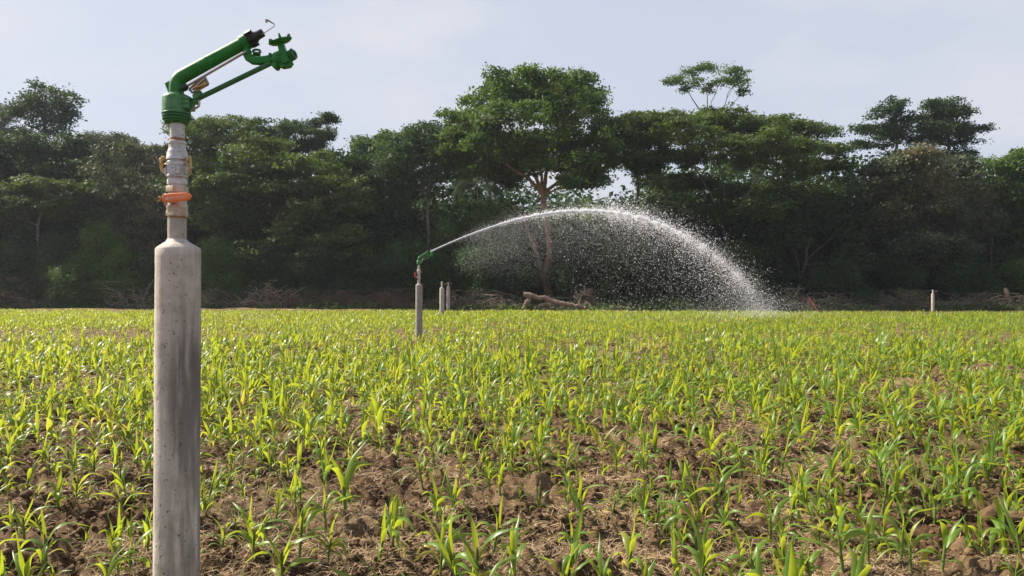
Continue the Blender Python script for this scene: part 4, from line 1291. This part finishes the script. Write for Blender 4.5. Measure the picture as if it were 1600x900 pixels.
def undergrowth():
    r = np.random.default_rng(33)
    n = 7500
    x = r.uniform(-62, 62, n)
    e = r.uniform(7.5, 22, n)
    y = field_edge(x) + e
    hmax = np.clip((fbm(x, y, 2.6, 3, 91) - 0.25) * 2.6, 0.15, 1.7) * np.clip((e - 7.0) / 5, 0.2, 1)
    z = hmax * r.random(n) ** 0.7
    per = 9
    k = n * per
    pos = np.repeat(np.stack([x, y, z + 0.1], 1), per, 0) + r.normal(size=(k, 3)) * np.array([0.35, 0.35, 0.18])
    nrm = r.normal(size=(k, 3)) * 0.6 + np.array([0, -0.2, 0.7]); nrm /= np.linalg.norm(nrm, axis=1)[:, None]
    tv = np.cross(nrm, r.normal(size=(k, 3))); tv /= np.linalg.norm(tv, axis=1)[:, None]
    bv = np.cross(nrm, tv)
    s = 0.27 * r.uniform(0.6, 1.4, k)[:, None]
    p = np.stack([pos - tv * s * .5, pos + bv * s * .27, pos + tv * s * .5 - nrm * s * .1, pos - bv * s * .27], 1)
    p = p[p[:, :, 2].min(1) > 0.03]
    ti = np.repeat(np.clip(r.normal(0.4, 0.2, len(p)), 0, 0.95), 4)
    o = mesh_np('undergrowth', p.reshape(-1, 3), [np.arange(len(p) * 4).reshape(-1, 4)], M['leaf_green'], tint=ti)
    tag(o, 'low leafy undergrowth along the foot of the forest', 'undergrowth', kind='stuff')


undergrowth()


# ---------------------------------------------------------------- dead wood along the field edge
def brush(px, py_top, hw, d, label, mat='twig', n=120, thick=0.032, arch=0.5):
    bx = (px - CX) / F * d
    bz = float(ground_z(bx, d))
    root_loc = (bx, d, bz)
    hgt = H + (HZ - py_top) / F * d - bz
    w_ = hw / F * d
    m = MB()
    for i in range(int(n * 1.9)):
        L = rng.uniform(0.5, 2.4) * (1.7 if i % 9 == 0 else 1)
        az = rng.uniform(0, 2 * PI); e0 = rng.uniform(-0.1, 1.0)
        c = np.array([np.clip(rng.normal(0, 0.62), -1.3, 1.3) * w_, rng.uniform(-1.2, 1.2), 0.0])
        c[2] = abs(rng.normal(0, 0.5)) * hgt * 1.0 * math.exp(-1.6 * (c[0] / w_) ** 2)
        t_ = np.linspace(0, 1, 6)
        e = e0 - rng.uniform(0.2, 1.5) * arch * 2 * t_
        r = np.cumsum(np.cos(e)) * L / 6; z = np.cumsum(np.sin(e)) * L / 6 * min(1, hgt / 1.6)
        wob = rng.normal(size=(6, 3)) * 0.05
        pts = c + np.stack([r * math.cos(az), r * math.sin(az) * 0.5, z], 1) + wob
        pts[:, 2] = np.clip(pts[:, 2], 0.0, hgt * 1.15)
        r0 = thick * rng.uniform(0.4, 1.3)
        m.tube(pts, np.linspace(r0, r0 * 0.25, 6), n=4)
    o = m.build('brush_pile', M[mat], None, 80, loc=root_loc)
    tag(o, label, 'brush pile', 'dead brush along the field edge')


BR = [(25, 440, 48, 63, 'tangle of dead branches at the left edge of the field', 'twig', 150),
      (120, 448, 55, 63.5, 'wide heap of brown dead branches left of the near post', 'twig', 190),
      (205, 446, 40, 62.5, 'heap of pale forked branches touching the left of the near post', 'twig_pale', 100),
      (345, 446, 40, 62.8, 'brown brush heap touching the right of the near post', 'twig', 140),
      (412, 444, 45, 62.5, 'arching pale twigs heaped below the drooping layered tree', 'twig_pale', 110),
      (470, 458, 28, 62.5, 'low reddish brush between the pale twigs and the long heap', 'twig_red', 110),
      (540, 458, 55, 62.8, 'long low reddish brush heap left of the far sprinkler', 'twig_red', 190),
      (610, 456, 42, 62.2, 'reddish brown brush heap next to the far sprinkler post', 'twig_red', 150),
      (720, 458, 48, 61.8, 'brown brush heap behind the bare riser posts', 'twig', 170),
      (785, 456, 28, 61.5, 'grey brown branches left of the long log', 'twig', 80),
      (860, 468, 40, 61.5, 'low litter of sticks beneath the long log', 'twig', 70),
      (1235, 455, 45, 59.8, 'spiky dead branches by the red pole', 'twig', 110),
      (1310, 462, 40, 60, 'low dark brush right of the red pole', 'twig', 110),
      (1420, 458, 48, 60, 'rounded dark brush heap left of the lone riser post', 'twig', 170),
      (1520, 462, 50, 59.5, 'low dark brush right of the lone riser post', 'twig', 150),
      (1600, 462, 40, 59.5, 'low dark brush at the right edge beyond the stump', 'twig', 100)]
for px, pt, hw, d, lab, mt, n in BR: brush(px, pt, hw * 0.92, d - 1.2, lab, mt, n)


def log(pa, pb, d, r0, r1, label, mat='dead_wood', name='fallen_log', dy=0.6):
    a, b = P(*pa, d), P(*pb, d - dy)
    mid = (a + b) / 2
    t_ = np.linspace(0, 1, 10)[:, None]
    pts = np.array(a - mid) + (np.array(b) - np.array(a)) * t_
    pts[1:-1] += rng.normal(size=(8, 3)) * 0.035
    m = MB()
    m.tube(pts, np.linspace(r0, r1, 10) * (1 + 0.06 * rng.normal(size=10)), n=14)
    for _ in range(3):
        i = rng.integers(2, 8)
        u = rng.normal(size=3); u[2] = abs(u[2]); u /= np.linalg.norm(u)
        m.tube([pts[i], pts[i] + u * (r0 + 0.15)], [r0 * 0.3, r0 * 0.18], n=7)
    o = m.build(name, M[mat], None, 50, loc=mid)
    return tag(o, label, 'log')


log((818, 460), (893, 477), 58.9, 0.21, 0.16, 'long pale fallen log propped up behind the water arc')
log((886, 474), (915, 481.5), 58.5, 0.17, 0.12, 'broken end piece at the low tip of the long log', dy=0.3)
log((828, 464), (817, 484), 58.8, 0.20, 0.17, 'short upright chunk leaning under the raised end of the long log', dy=0.2)
log((953, 481), (992, 482), 58.8, 0.2, 0.12, 'thin grey log lying right of the upturned roots', dy=0.2)
log((745, 461), (785, 462), 61.5, 0.10, 0.06, 'thin crooked branch lying left of the long log', name='fallen_branch')
log((1263, 465), (1279, 489), 54.5, 0.09, 0.08, 'slanted red pole stuck in the brush', 'rust_red', 'leaning_pole', 0.2)
log((985, 474), (992, 486), 60.0, 0.05, 0.03, 'pale short stick standing beside the thin grey log', 'twig_pale', 'upright_stick', 0.1)
log((223, 470), (239, 437), 62.0, 0.08, 0.03, 'forked pale branch pointing up by the near post', 'twig_pale', 'dead_branch', 0.3)
log((93, 478), (170, 462), 61.8, 0.06, 0.03, 'long pale branch arching over the brown heap', 'twig_pale', 'dead_branch', 0.3)
log((0, 460), (62, 473), 62.0, 0.07, 0.03, 'long pale branch drooping at the left edge', 'twig_pale', 'dead_branch', 0.3)


def roots():
    d = 61.0
    p = P(915, 484, d)
    root = tag(empty('uprooted_stump', (p.x, d, 0.0)), 'upturned brown root plate with spiky roots beside the long log', 'stump')
    c = np.array([0, 0, 0.95])
    m = MB()
    m.ball(c + [0.1, 0, -0.25], 0.75, 16, (0.95, 0.7, 0.85))
    for i in range(120):
        u = rng.normal(size=3); u[2] = u[2] * 0.7 + 0.35; u[1] -= 0.2; u /= np.linalg.norm(u)
        L = rng.uniform(0.45, 1.15)
        k1, k2 = rng.normal(size=3) * 0.16, rng.normal(size=3) * 0.26
        pts = [c + u * 0.3, c + u * (0.3 + L * 0.35) + k1 * 0.5, c + u * (0.25 + L * 0.65) + k1 + np.array([0, 0, -0.05]), c + u * L + k1 + k2 + np.array([0, 0, -0.22])]
        r_ = rng.uniform(0.03, 0.09)
        m.tube(pts, [r_, r_ * 0.7, r_ * 0.4, 0.008], n=5)
    m.build('root_plate', M['twig'], root, 60)
    m = MB()
    m.tube([(0.5, 0.1, 0.55), (1.4, 0.0, 0.35), (2.6, -0.2, 0.12)], [0.32, 0.27, 0.2], n=12)
    m.build('trunk', M['dead_wood'], root)


roots()


def stump():
    p = P(1574, 484, 59.0)
    m = MB()
    m.tube([(0.12, 0, -0.3), (0.08, 0, 0.5), (-0.02, 0, 1.1), (-0.1, 0, 1.55), (-0.14, 0.05, 1.8)], [0.24, 0.2, 0.18, 0.19, 0.06], n=12)
    m.tube([(-0.05, 0, 1.3), (-0.2, -0.05, 1.6), (-0.28, 0, 1.7)], [0.12, 0.09, 0.03], n=8)
    o = m.build('broken_stump', M['dead_wood'], None, 50, loc=(p.x, 59.0, 0))
    tag(o, 'broken upright stump with a pale top at the right field edge', 'stump')


stump()

# stick in the field
sp_ = P(990, 600, 12.2)
m = MB()
m.tube([(-0.03, 0, -0.05), (0.0, 0, 0.10), (0.055, -0.02, 0.30)], [0.022, 0.021, 0.016], n=9)
tag(m.build('broken_stick', M['bark_dark'], None, 50, loc=(sp_.x, 12.2, float(ground_z(sp_.x, 12.2)))), 'short dark stick leaning upright among the maize plants', 'stick')


# ---------------------------------------------------------------- maize
def strips(base, az, L, W, el, droop, curl, twist, nseg, cross=3, tint=None, fold=0.25):
    """curved leaf blades, all at once; arrays of length n; returns verts, quads, tint"""
    n = len(L)
    t = np.linspace(0, 1, nseg + 1)
    ks = np.clip((t - 0.15) / 0.62, 0, 1)
    E = el[:, None] - droop[:, None] * (0.8 * ks * ks * (3 - 2 * ks) + 0.2 * t)[None]
    A = az[:, None] + curl[:, None] * t[None] ** 1.4
    ds = (L / nseg)[:, None]
    dx, dy, dz = np.cos(E) * np.cos(A), np.cos(E) * np.sin(A), np.sin(E)
    cum = lambda q: np.concatenate([np.zeros((n, 1)), np.cumsum((q[:, :-1] + q[:, 1:]) / 2 * ds, 1)], 1)
    C = np.stack([cum(dx), cum(dy), cum(dz)], -1) + base[:, None]
    T = np.stack([dx, dy, dz], -1)
    B = np.stack([-np.sin(A), np.cos(A), np.zeros_like(A)], -1)
    Nn = np.cross(T, B)
    tw = (twist[:, None] * t[None])[..., None]
    B2 = B * np.cos(tw) + Nn * np.sin(tw)
    N2 = np.cross(T, B2)
    prof = (0.45 + 0.55 * np.sin(np.clip(t / 0.42, 0, 1) * PI / 2)) * np.where(t < 0.4, 1, np.clip(1 - ((t - 0.4) / 0.6), 0, 1) ** 0.8)
    prof[-1] = 0.03
    wv = (W[:, None] * prof[None] / 2)[..., None]
    wave = 0.25 * np.sin(t * 9 + 3)[None, :, None]
    if cross == 3:
        rows = np.stack([C + B2 * wv + N2 * wv * (-fold * 2 + wave), C, C - B2 * wv + N2 * wv * (-fold * 2 - wave)], 2)
    else:
        rows = np.stack([C + B2 * wv, C - B2 * wv], 2)
    k = rows.shape[2]
    v = rows.reshape(-1, 3)
    ii, a, c = np.meshgrid(np.arange(n), np.arange(nseg), np.arange(k - 1), indexing='ij')
    o = ii * (nseg + 1) * k + a * k + c
    q = np.stack([o, o + 1, o + k + 1, o + k], -1).reshape(-1, 4)
    tn = np.repeat(tint, (nseg + 1) * k) if tint is not None else None
    return v, q, tn


def leaf_params(r, h, nl):
    """blade settings for one plant of height h"""
    az0 = r.uniform(0, 2 * PI)
    out_ = []
    for i in range(nl):
        f = i / (nl - 1)
        az = az0 + PI * i + r.normal(0, 0.32)
        hb = h * (0.17 + 0.34 * f)
        L = h * (0.42 + 0.55 * math.sin(PI * (0.15 + 0.62 * f))) * r.uniform(0.85, 1.15)
        el = R(46 + 38 * f + r.normal(0, 8))
        dr = R(max(6, 140 - 112 * f + r.normal(0, 28)))
        W = h * (0.064 + 0.060 * math.sin(PI * (0.1 + 0.75 * f))) * r.uniform(0.85, 1.15)
        ti = 0.55 - 0.12 * f + r.normal(0, 0.12) + (0.35 if (i == 0 and r.random() < 0.35) else 0)
        out_.append((hb, az, L, W, el, dr, r.normal(0, 0.35), r.normal(0, 0.8), float(np.clip(ti, 0.02, 0.98))))
    return out_


def proto_plant(r, h):
    nl = int(r.integers(5, 8))
    lp = leaf_params(r, h, nl)
    leafs = []
    for p in lp:
        v, q, tn = strips(np.array([[0, 0, 0.0]]), np.array([p[1]]), np.array([p[2]]), np.array([p[3]]), np.array([p[4]]), np.array([p[5]]), np.array([p[6]]), np.array([p[7]]), 9, 3, np.array([p[8]]))
        leafs.append((v, q, tn, p[0]))
    m = MB()
    hs = lp[-1][0]
    lean = r.normal(0, 0.035, 2) * h
    m.tube([(0, 0, -0.03), (0, 0, 0), (lean[0] * .4, lean[1] * .4, hs * 0.5), (lean[0], lean[1], hs * 1.05), (lean[0] * 1.2, lean[1] * 1.2, hs * 1.25)], np.array([0.030, 0.028, 0.026, 0.022, 0.010]) * h, n=8)
    return m, leafs, lean, hs


def field_points():
    """where the maize stands: loose rows that run across the view"""
    pts = []
    y = 2.4
    while y < 64:
        xr = 0.78 * y + 3.5
        n = int(2 * xr / 0.088)
        x = np.linspace(-xr, xr, n) + rng.normal(0, 0.10, n)
        yy = y - 0.05 * x + rng.normal(0, 0.15, n)
        dens = fbm(x, yy, 2.6, 3, 51)
        thin = fbm(x, yy * 2.2, 7.0, 3, 55)
        keep = rng.random(n) < np.clip(0.46 + 1.8 * (dens - 0.30), 0.34, 1.0) * np.where(yy > 14, np.clip(1.0 - 4.0 * (thin - 0.52), 0.3, 1.0), 1.0)
        pts.append(np.stack([x[keep], yy[keep]], 1))
        y += 0.55
    return np.concatenate(pts)


# plants that can be read one by one in the photograph: base pixel and height in pixels
HEROES = [
    (745, 905, 118, 'tallest maize plant standing at the bottom centre of the field'),
    (722, 902, 96, 'broad leaved maize plant hugging the left of the tallest one at bottom centre'),
    (806, 898, 84, 'maize plant with three spreading leaves right of the tallest one at bottom centre'),
    (540, 805, 92, 'slim upright maize plant with one tall centre leaf on bare soil'),
    (594, 876, 62, 'maize plant alone on straw, left one of a close pair at bottom centre'),
    (612, 868, 72, 'maize plant alone on straw, right and taller one of a close pair at bottom centre'),
    (688, 900, 74, 'thin yellowing maize plant at the bottom edge left of the tallest one'),
    (468, 882, 92, 'tall thin maize plant with drooping leaves right of the near post'),
    (396, 882, 64, 'maize plant with sagging lower leaves right beside the near post'),
    (512, 880, 60, 'small maize plant between two taller ones at the bottom'),
]


def build_maize():
    r = np.random.default_rng(21)
    pts = field_points()
    hero = [(P(px, py, 1).x * 0, px, py, hp, lab) for px, py, hp, lab in HEROES]
    hp_ = []
    for _, px, py, hpx, lab in hero:
        d = H * F / (py - HZ)
        hp_.append(((px - CX) / F * d, d, hpx * d / F, lab))
    hx = np.array([h[:2] for h in hp_])
    # keep clear of the posts, the hand-placed plants and the forest
    ok = (pts[:, 1] < field_edge(pts[:, 0])) & (np.hypot(pts[:, 0] - x1, pts[:, 1] - D1) > 0.24) & (np.hypot(pts[:, 0] - x2, pts[:, 1] - D2) > 0.25)
    ok &= np.sqrt(((pts[:, None] - hx[None]) ** 2).sum(-1)).min(1) > 0.16
    ok &= pts[:, 1] > 2.6
    # the open patch of bare soil at the bottom centre
    ppx = CX + F * pts[:, 0] / pts[:, 1]
    ok &= ~((ppx > 205) & (ppx < 345) & (pts[:, 1] < D1 + 0.1))
    bare = (np.abs(pts[:, 0] + 0.15) < 1.0) & (pts[:, 1] < 4.7)
    ok &= ~(bare & (rng.random(len(pts)) < 0.5))
    for mx_, my, sx, sy, h in MOUNDS[:12]:
        ok &= ~((np.abs(pts[:, 0] - mx_) < sx) & (np.abs(pts[:, 1] - my) < sy) & (rng.random(len(pts)) < 0.7))
    pts = pts[ok]
    d = pts[:, 1]
    px = CX + F * pts[:, 0] / d
    py = HZ + F * H / d
    size = 0.315 * (0.62 + 0.76 * fbm(pts[:, 0], pts[:, 1], 3.2, 2, 61)) * rng.uniform(0.5, 1.22, len(pts))
    size = np.minimum(size * np.where(d < 8, 0.88, 1.0), 0.34)
    size *= np.where((d > 13) & (d < 19), 1.12, 1.0)
    size *= np.where(d > 20, 0.86, 1.0) * np.where((pts[:, 0] > 1.0) & (d < 6.5), 1.05, 1.0)
    inview = (px > -10) & (px < 1610) & (py < 985)
    order = np.argsort(np.where(inview, d, 1e9))
    near = order[:300 - len(hp_)]
    isnear = np.zeros(len(pts), bool); isnear[near] = True
    # --- individuals: twelve plants, then copies
    protos = []
    for k in range(12):
        protos.append(proto_plant(r, 1.0))
    PR = []
    for m, leafs, lean, hs in protos:
        f = []
        root = empty('maize_plant', (0, 0, 0))
        stem = m.build('stem', M['corn_stem'], root, 60)
        a = stem.data.attributes.new('tint', 'FLOAT', 'POINT')
        a.data.foreach_set('value', np.full(len(stem.data.vertices), 0.5, np.float32))
        for v, q, tn, hb in leafs:
            lf = mesh_np('leaf', v, [q], M['corn'], root, smooth=True, tint=tn)
            lf.location = (lean[0] * hb / hs, lean[1] * hb / hs, hb)
        PR.append((root, list(root.children)))
    used = [False] * 12
    GL = 'young maize plants near the camera'
    todo = [(x, y, h * 1.2, lab) for x, y, h, lab in hp_] + [(pts[i, 0], pts[i, 1], size[i], None) for i in near]
    for c, (x, y, h, lab) in enumerate(todo):
        k = int(r.integers(0, 12)) if c >= 12 else c
        src, kids = PR[k]
        if used[k]:
            o = src.copy(); COL.objects.link(o)
            for ch in kids:
                cc = ch.copy(); COL.objects.link(cc); cc.parent = o
        else:
            o = src; used[k] = True
        o.location = (x, y, float(ground_z(x, y)) - 0.005)
        o.rotation_euler = (r.normal(0, 0.10), r.normal(0, 0.10), r.uniform(0, 2 * PI))
        s = h / 1.12
        o.scale = (s * r.uniform(0.9, 1.1), s * r.uniform(0.9, 1.1), s)
        tag(o, lab or 'young green maize plant with arching leaves growing in the near half of the field', 'maize plant', GL)
    # --- the rest of the crop
    rest = np.where(~isnear)[0]
    dd = np.hypot(pts[rest, 0], pts[rest, 1])
    V, Q, T, off = [], [], [], 0
    for lo, hi, nl, nseg, cross in ((0, 17, 6, 6, 3), (17, 32, 6, 4, 2), (32, 90, 5, 3, 2)):
        sel = rest[(dd >= lo) & (dd < hi)]
        n = len(sel)
        if not n: continue
        bz = ground_z(pts[sel, 0], pts[sel, 1])
        h = size[sel]
        az0 = r.uniform(0, 2 * PI, n)
        pt = r.normal(0, 0.10, n)
        for i in range(nl):
            f = i / (nl - 1)
            base = np.stack([pts[sel, 0], pts[sel, 1], bz + h * (0.17 + 0.34 * f)], 1)
            ti = np.clip(0.55 - 0.12 * f + pt + r.normal(0, 0.12, n) + (0.35 if i == 0 else 0.12) * (r.random(n) < 0.25), 0.02, 0.98)
            v, q, tn = strips(base, az0 + PI * i + r.normal(0, 0.32, n), h * (0.42 + 0.55 * math.sin(PI * (0.15 + 0.62 * f))) * r.uniform(0.8, 1.2, n),
                              h * (0.060 + 0.054 * math.sin(PI * (0.1 + 0.75 * f))) * r.uniform(0.85, 1.2, n) * (1.32 if hi < 20 else 1.5), np.radians(46 + 38 * f + r.normal(0, 8, n)),
                              np.radians(np.maximum(6, 140 - 112 * f + r.normal(0, 28, n))), r.normal(0, 0.25, n), r.normal(0, 0.5, n), nseg, cross, ti)
            V.append(v); Q.append(q + off); T.append(tn); off += len(v)
        # stems
        base = np.stack([pts[sel, 0], pts[sel, 1], bz - 0.02], 1)
        for az in (0.0, PI / 2):
            v, q, tn = strips(base, np.full(n, az), h * 0.55, h * 0.05, np.full(n, R(88)), np.zeros(n), np.zeros(n), np.zeros(n), 2, 2, np.full(n, 0.5))
            V.append(v); Q.append(q + off); T.append(tn); off += len(v)
    o = mesh_np('maize_crop', np.concatenate(V), [np.concatenate(Q)], M['corn'], smooth=True, tint=np.concatenate(T))
    tag(o, 'the rest of the young maize crop spreading back to the forest', 'maize crop', kind='stuff')


build_maize()


# ---------------------------------------------------------------- straw and clods on the soil
def build_litter():
    r = np.random.default_rng(5)
    n = 260000
    d = 2.6 * (24 / 2.6) ** (r.random(n) ** 0.9)
    a = r.uniform(-41, 41, n) * PI / 180
    x, y = d * np.sin(a), d * np.cos(a)
    keep = r.random(n) < np.clip((fbm(x, y, 0.9, 4, 71, 0.6) - 0.40) * 6, 0.05, 1.0)
    x, y, d = x[keep], y[keep], d[keep]
    n = len(x)
    z = ground_z(x, y) + r.uniform(0.002, 0.02, n)
    L = r.uniform(0.03, 0.13, n) * np.clip(0.7 + d / 25, 0.7, 1.5)
    W = r.uniform(0.002, 0.006, n) * np.clip(d / 6, 0.8, 3)
    az = r.uniform(0, 2 * PI, n)
    v, q, t = strips(np.stack([x, y, z], 1), az, L, W, r.normal(0.15, 0.28, n), r.uniform(0, 0.8, n), r.normal(0, 0.5, n), r.normal(0, 1, n), 2, 2, np.clip(r.normal(0.5, 0.2, n), 0, 0.95))
    o = mesh_np('dry_straw', v, [q], M['straw'], tint=t)
    tag(o, 'dry broken straw and roots strewn over the soil', 'straw', kind='stuff')
    # clods
    n = 75000
    d = 2.6 * (22 / 2.6) ** (r.random(n) ** 0.95)
    a = r.uniform(-41, 41, n) * PI / 180
    x, y = d * np.sin(a), d * np.cos(a)
    keep = r.random(n) < np.clip((fbm(x, y, 0.7, 3, 81) - 0.36) * 5, 0.08, 1)
    x, y, d = x[keep], y[keep], d[keep]
    n = len(x)
    g = (1 + 5 ** .5) / 2
    iv = np.array([(-1, g, 0), (1, g, 0), (-1, -g, 0), (1, -g, 0), (0, -1, g), (0, 1, g), (0, -1, -g), (0, 1, -g), (g, 0, -1), (g, 0, 1), (-g, 0, -1), (-g, 0, 1)]) / 1.9
    it = np.array([(0, 11, 5), (0, 5, 1), (0, 1, 7), (0, 7, 10), (0, 10, 11), (1, 5, 9), (5, 11, 4), (11, 10, 2), (10, 7, 6), (7, 1, 8), (3, 9, 4), (3, 4, 2), (3, 2, 6), (3, 6, 8), (3, 8, 9), (4, 9, 5), (2, 4, 11), (6, 2, 10), (8, 6, 7), (9, 8, 1)])
    s = r.lognormal(-4.7, 0.55, n) * np.clip(0.7 + d / 20, 0.8, 1.9)
    sc = s[:, None] * r.uniform(0.7, 1.4, (n, 3)) * np.array([1.1, 1.1, 0.75])
    vv = iv[None] * sc[:, None] * r.uniform(0.5, 1.4, (n, 12, 1)) + np.stack([x, y, ground_z(x, y) + s * 0.15], 1)[:, None]
    f = (it[None] + 12 * np.arange(n)[:, None, None]).reshape(-1, 3)
    o = mesh_np('soil_clods', vv.reshape(-1, 3), [f], M['clod'])
    tag(o, 'loose crumbs and clods of brown soil', 'soil clods', kind='stuff')


build_litter()


# ---------------------------------------------------------------- air
def build_haze():
    x0, x1_, y0, y1_, z0, z1 = -140.0, 140.0, -12.0, 118.0, -1.5, 34.0
    m = MB()
    m.box(((x0 + x1_) / 2, (y0 + y1_) / 2, (z0 + z1) / 2), (x1_ - x0, y1_ - y0, z1 - z0))
    mt, t, o = new_mat('haze')
    pv = N(t, 'ShaderNodeVolumePrincipled')
    pv.inputs['Color'].default_value = (0.82, 0.90, 1.0, 1)
    pv.inputs['Density'].default_value = 0.00027
    pv.inputs['Anisotropy'].default_value = 0.3
    t.links.new(pv.outputs['Volume'], o.inputs['Volume'])
    ob = m.build('haze', mt)
    tag(ob, 'thin pale haze between the camera and the forest', 'haze', kind='stuff')


build_haze()
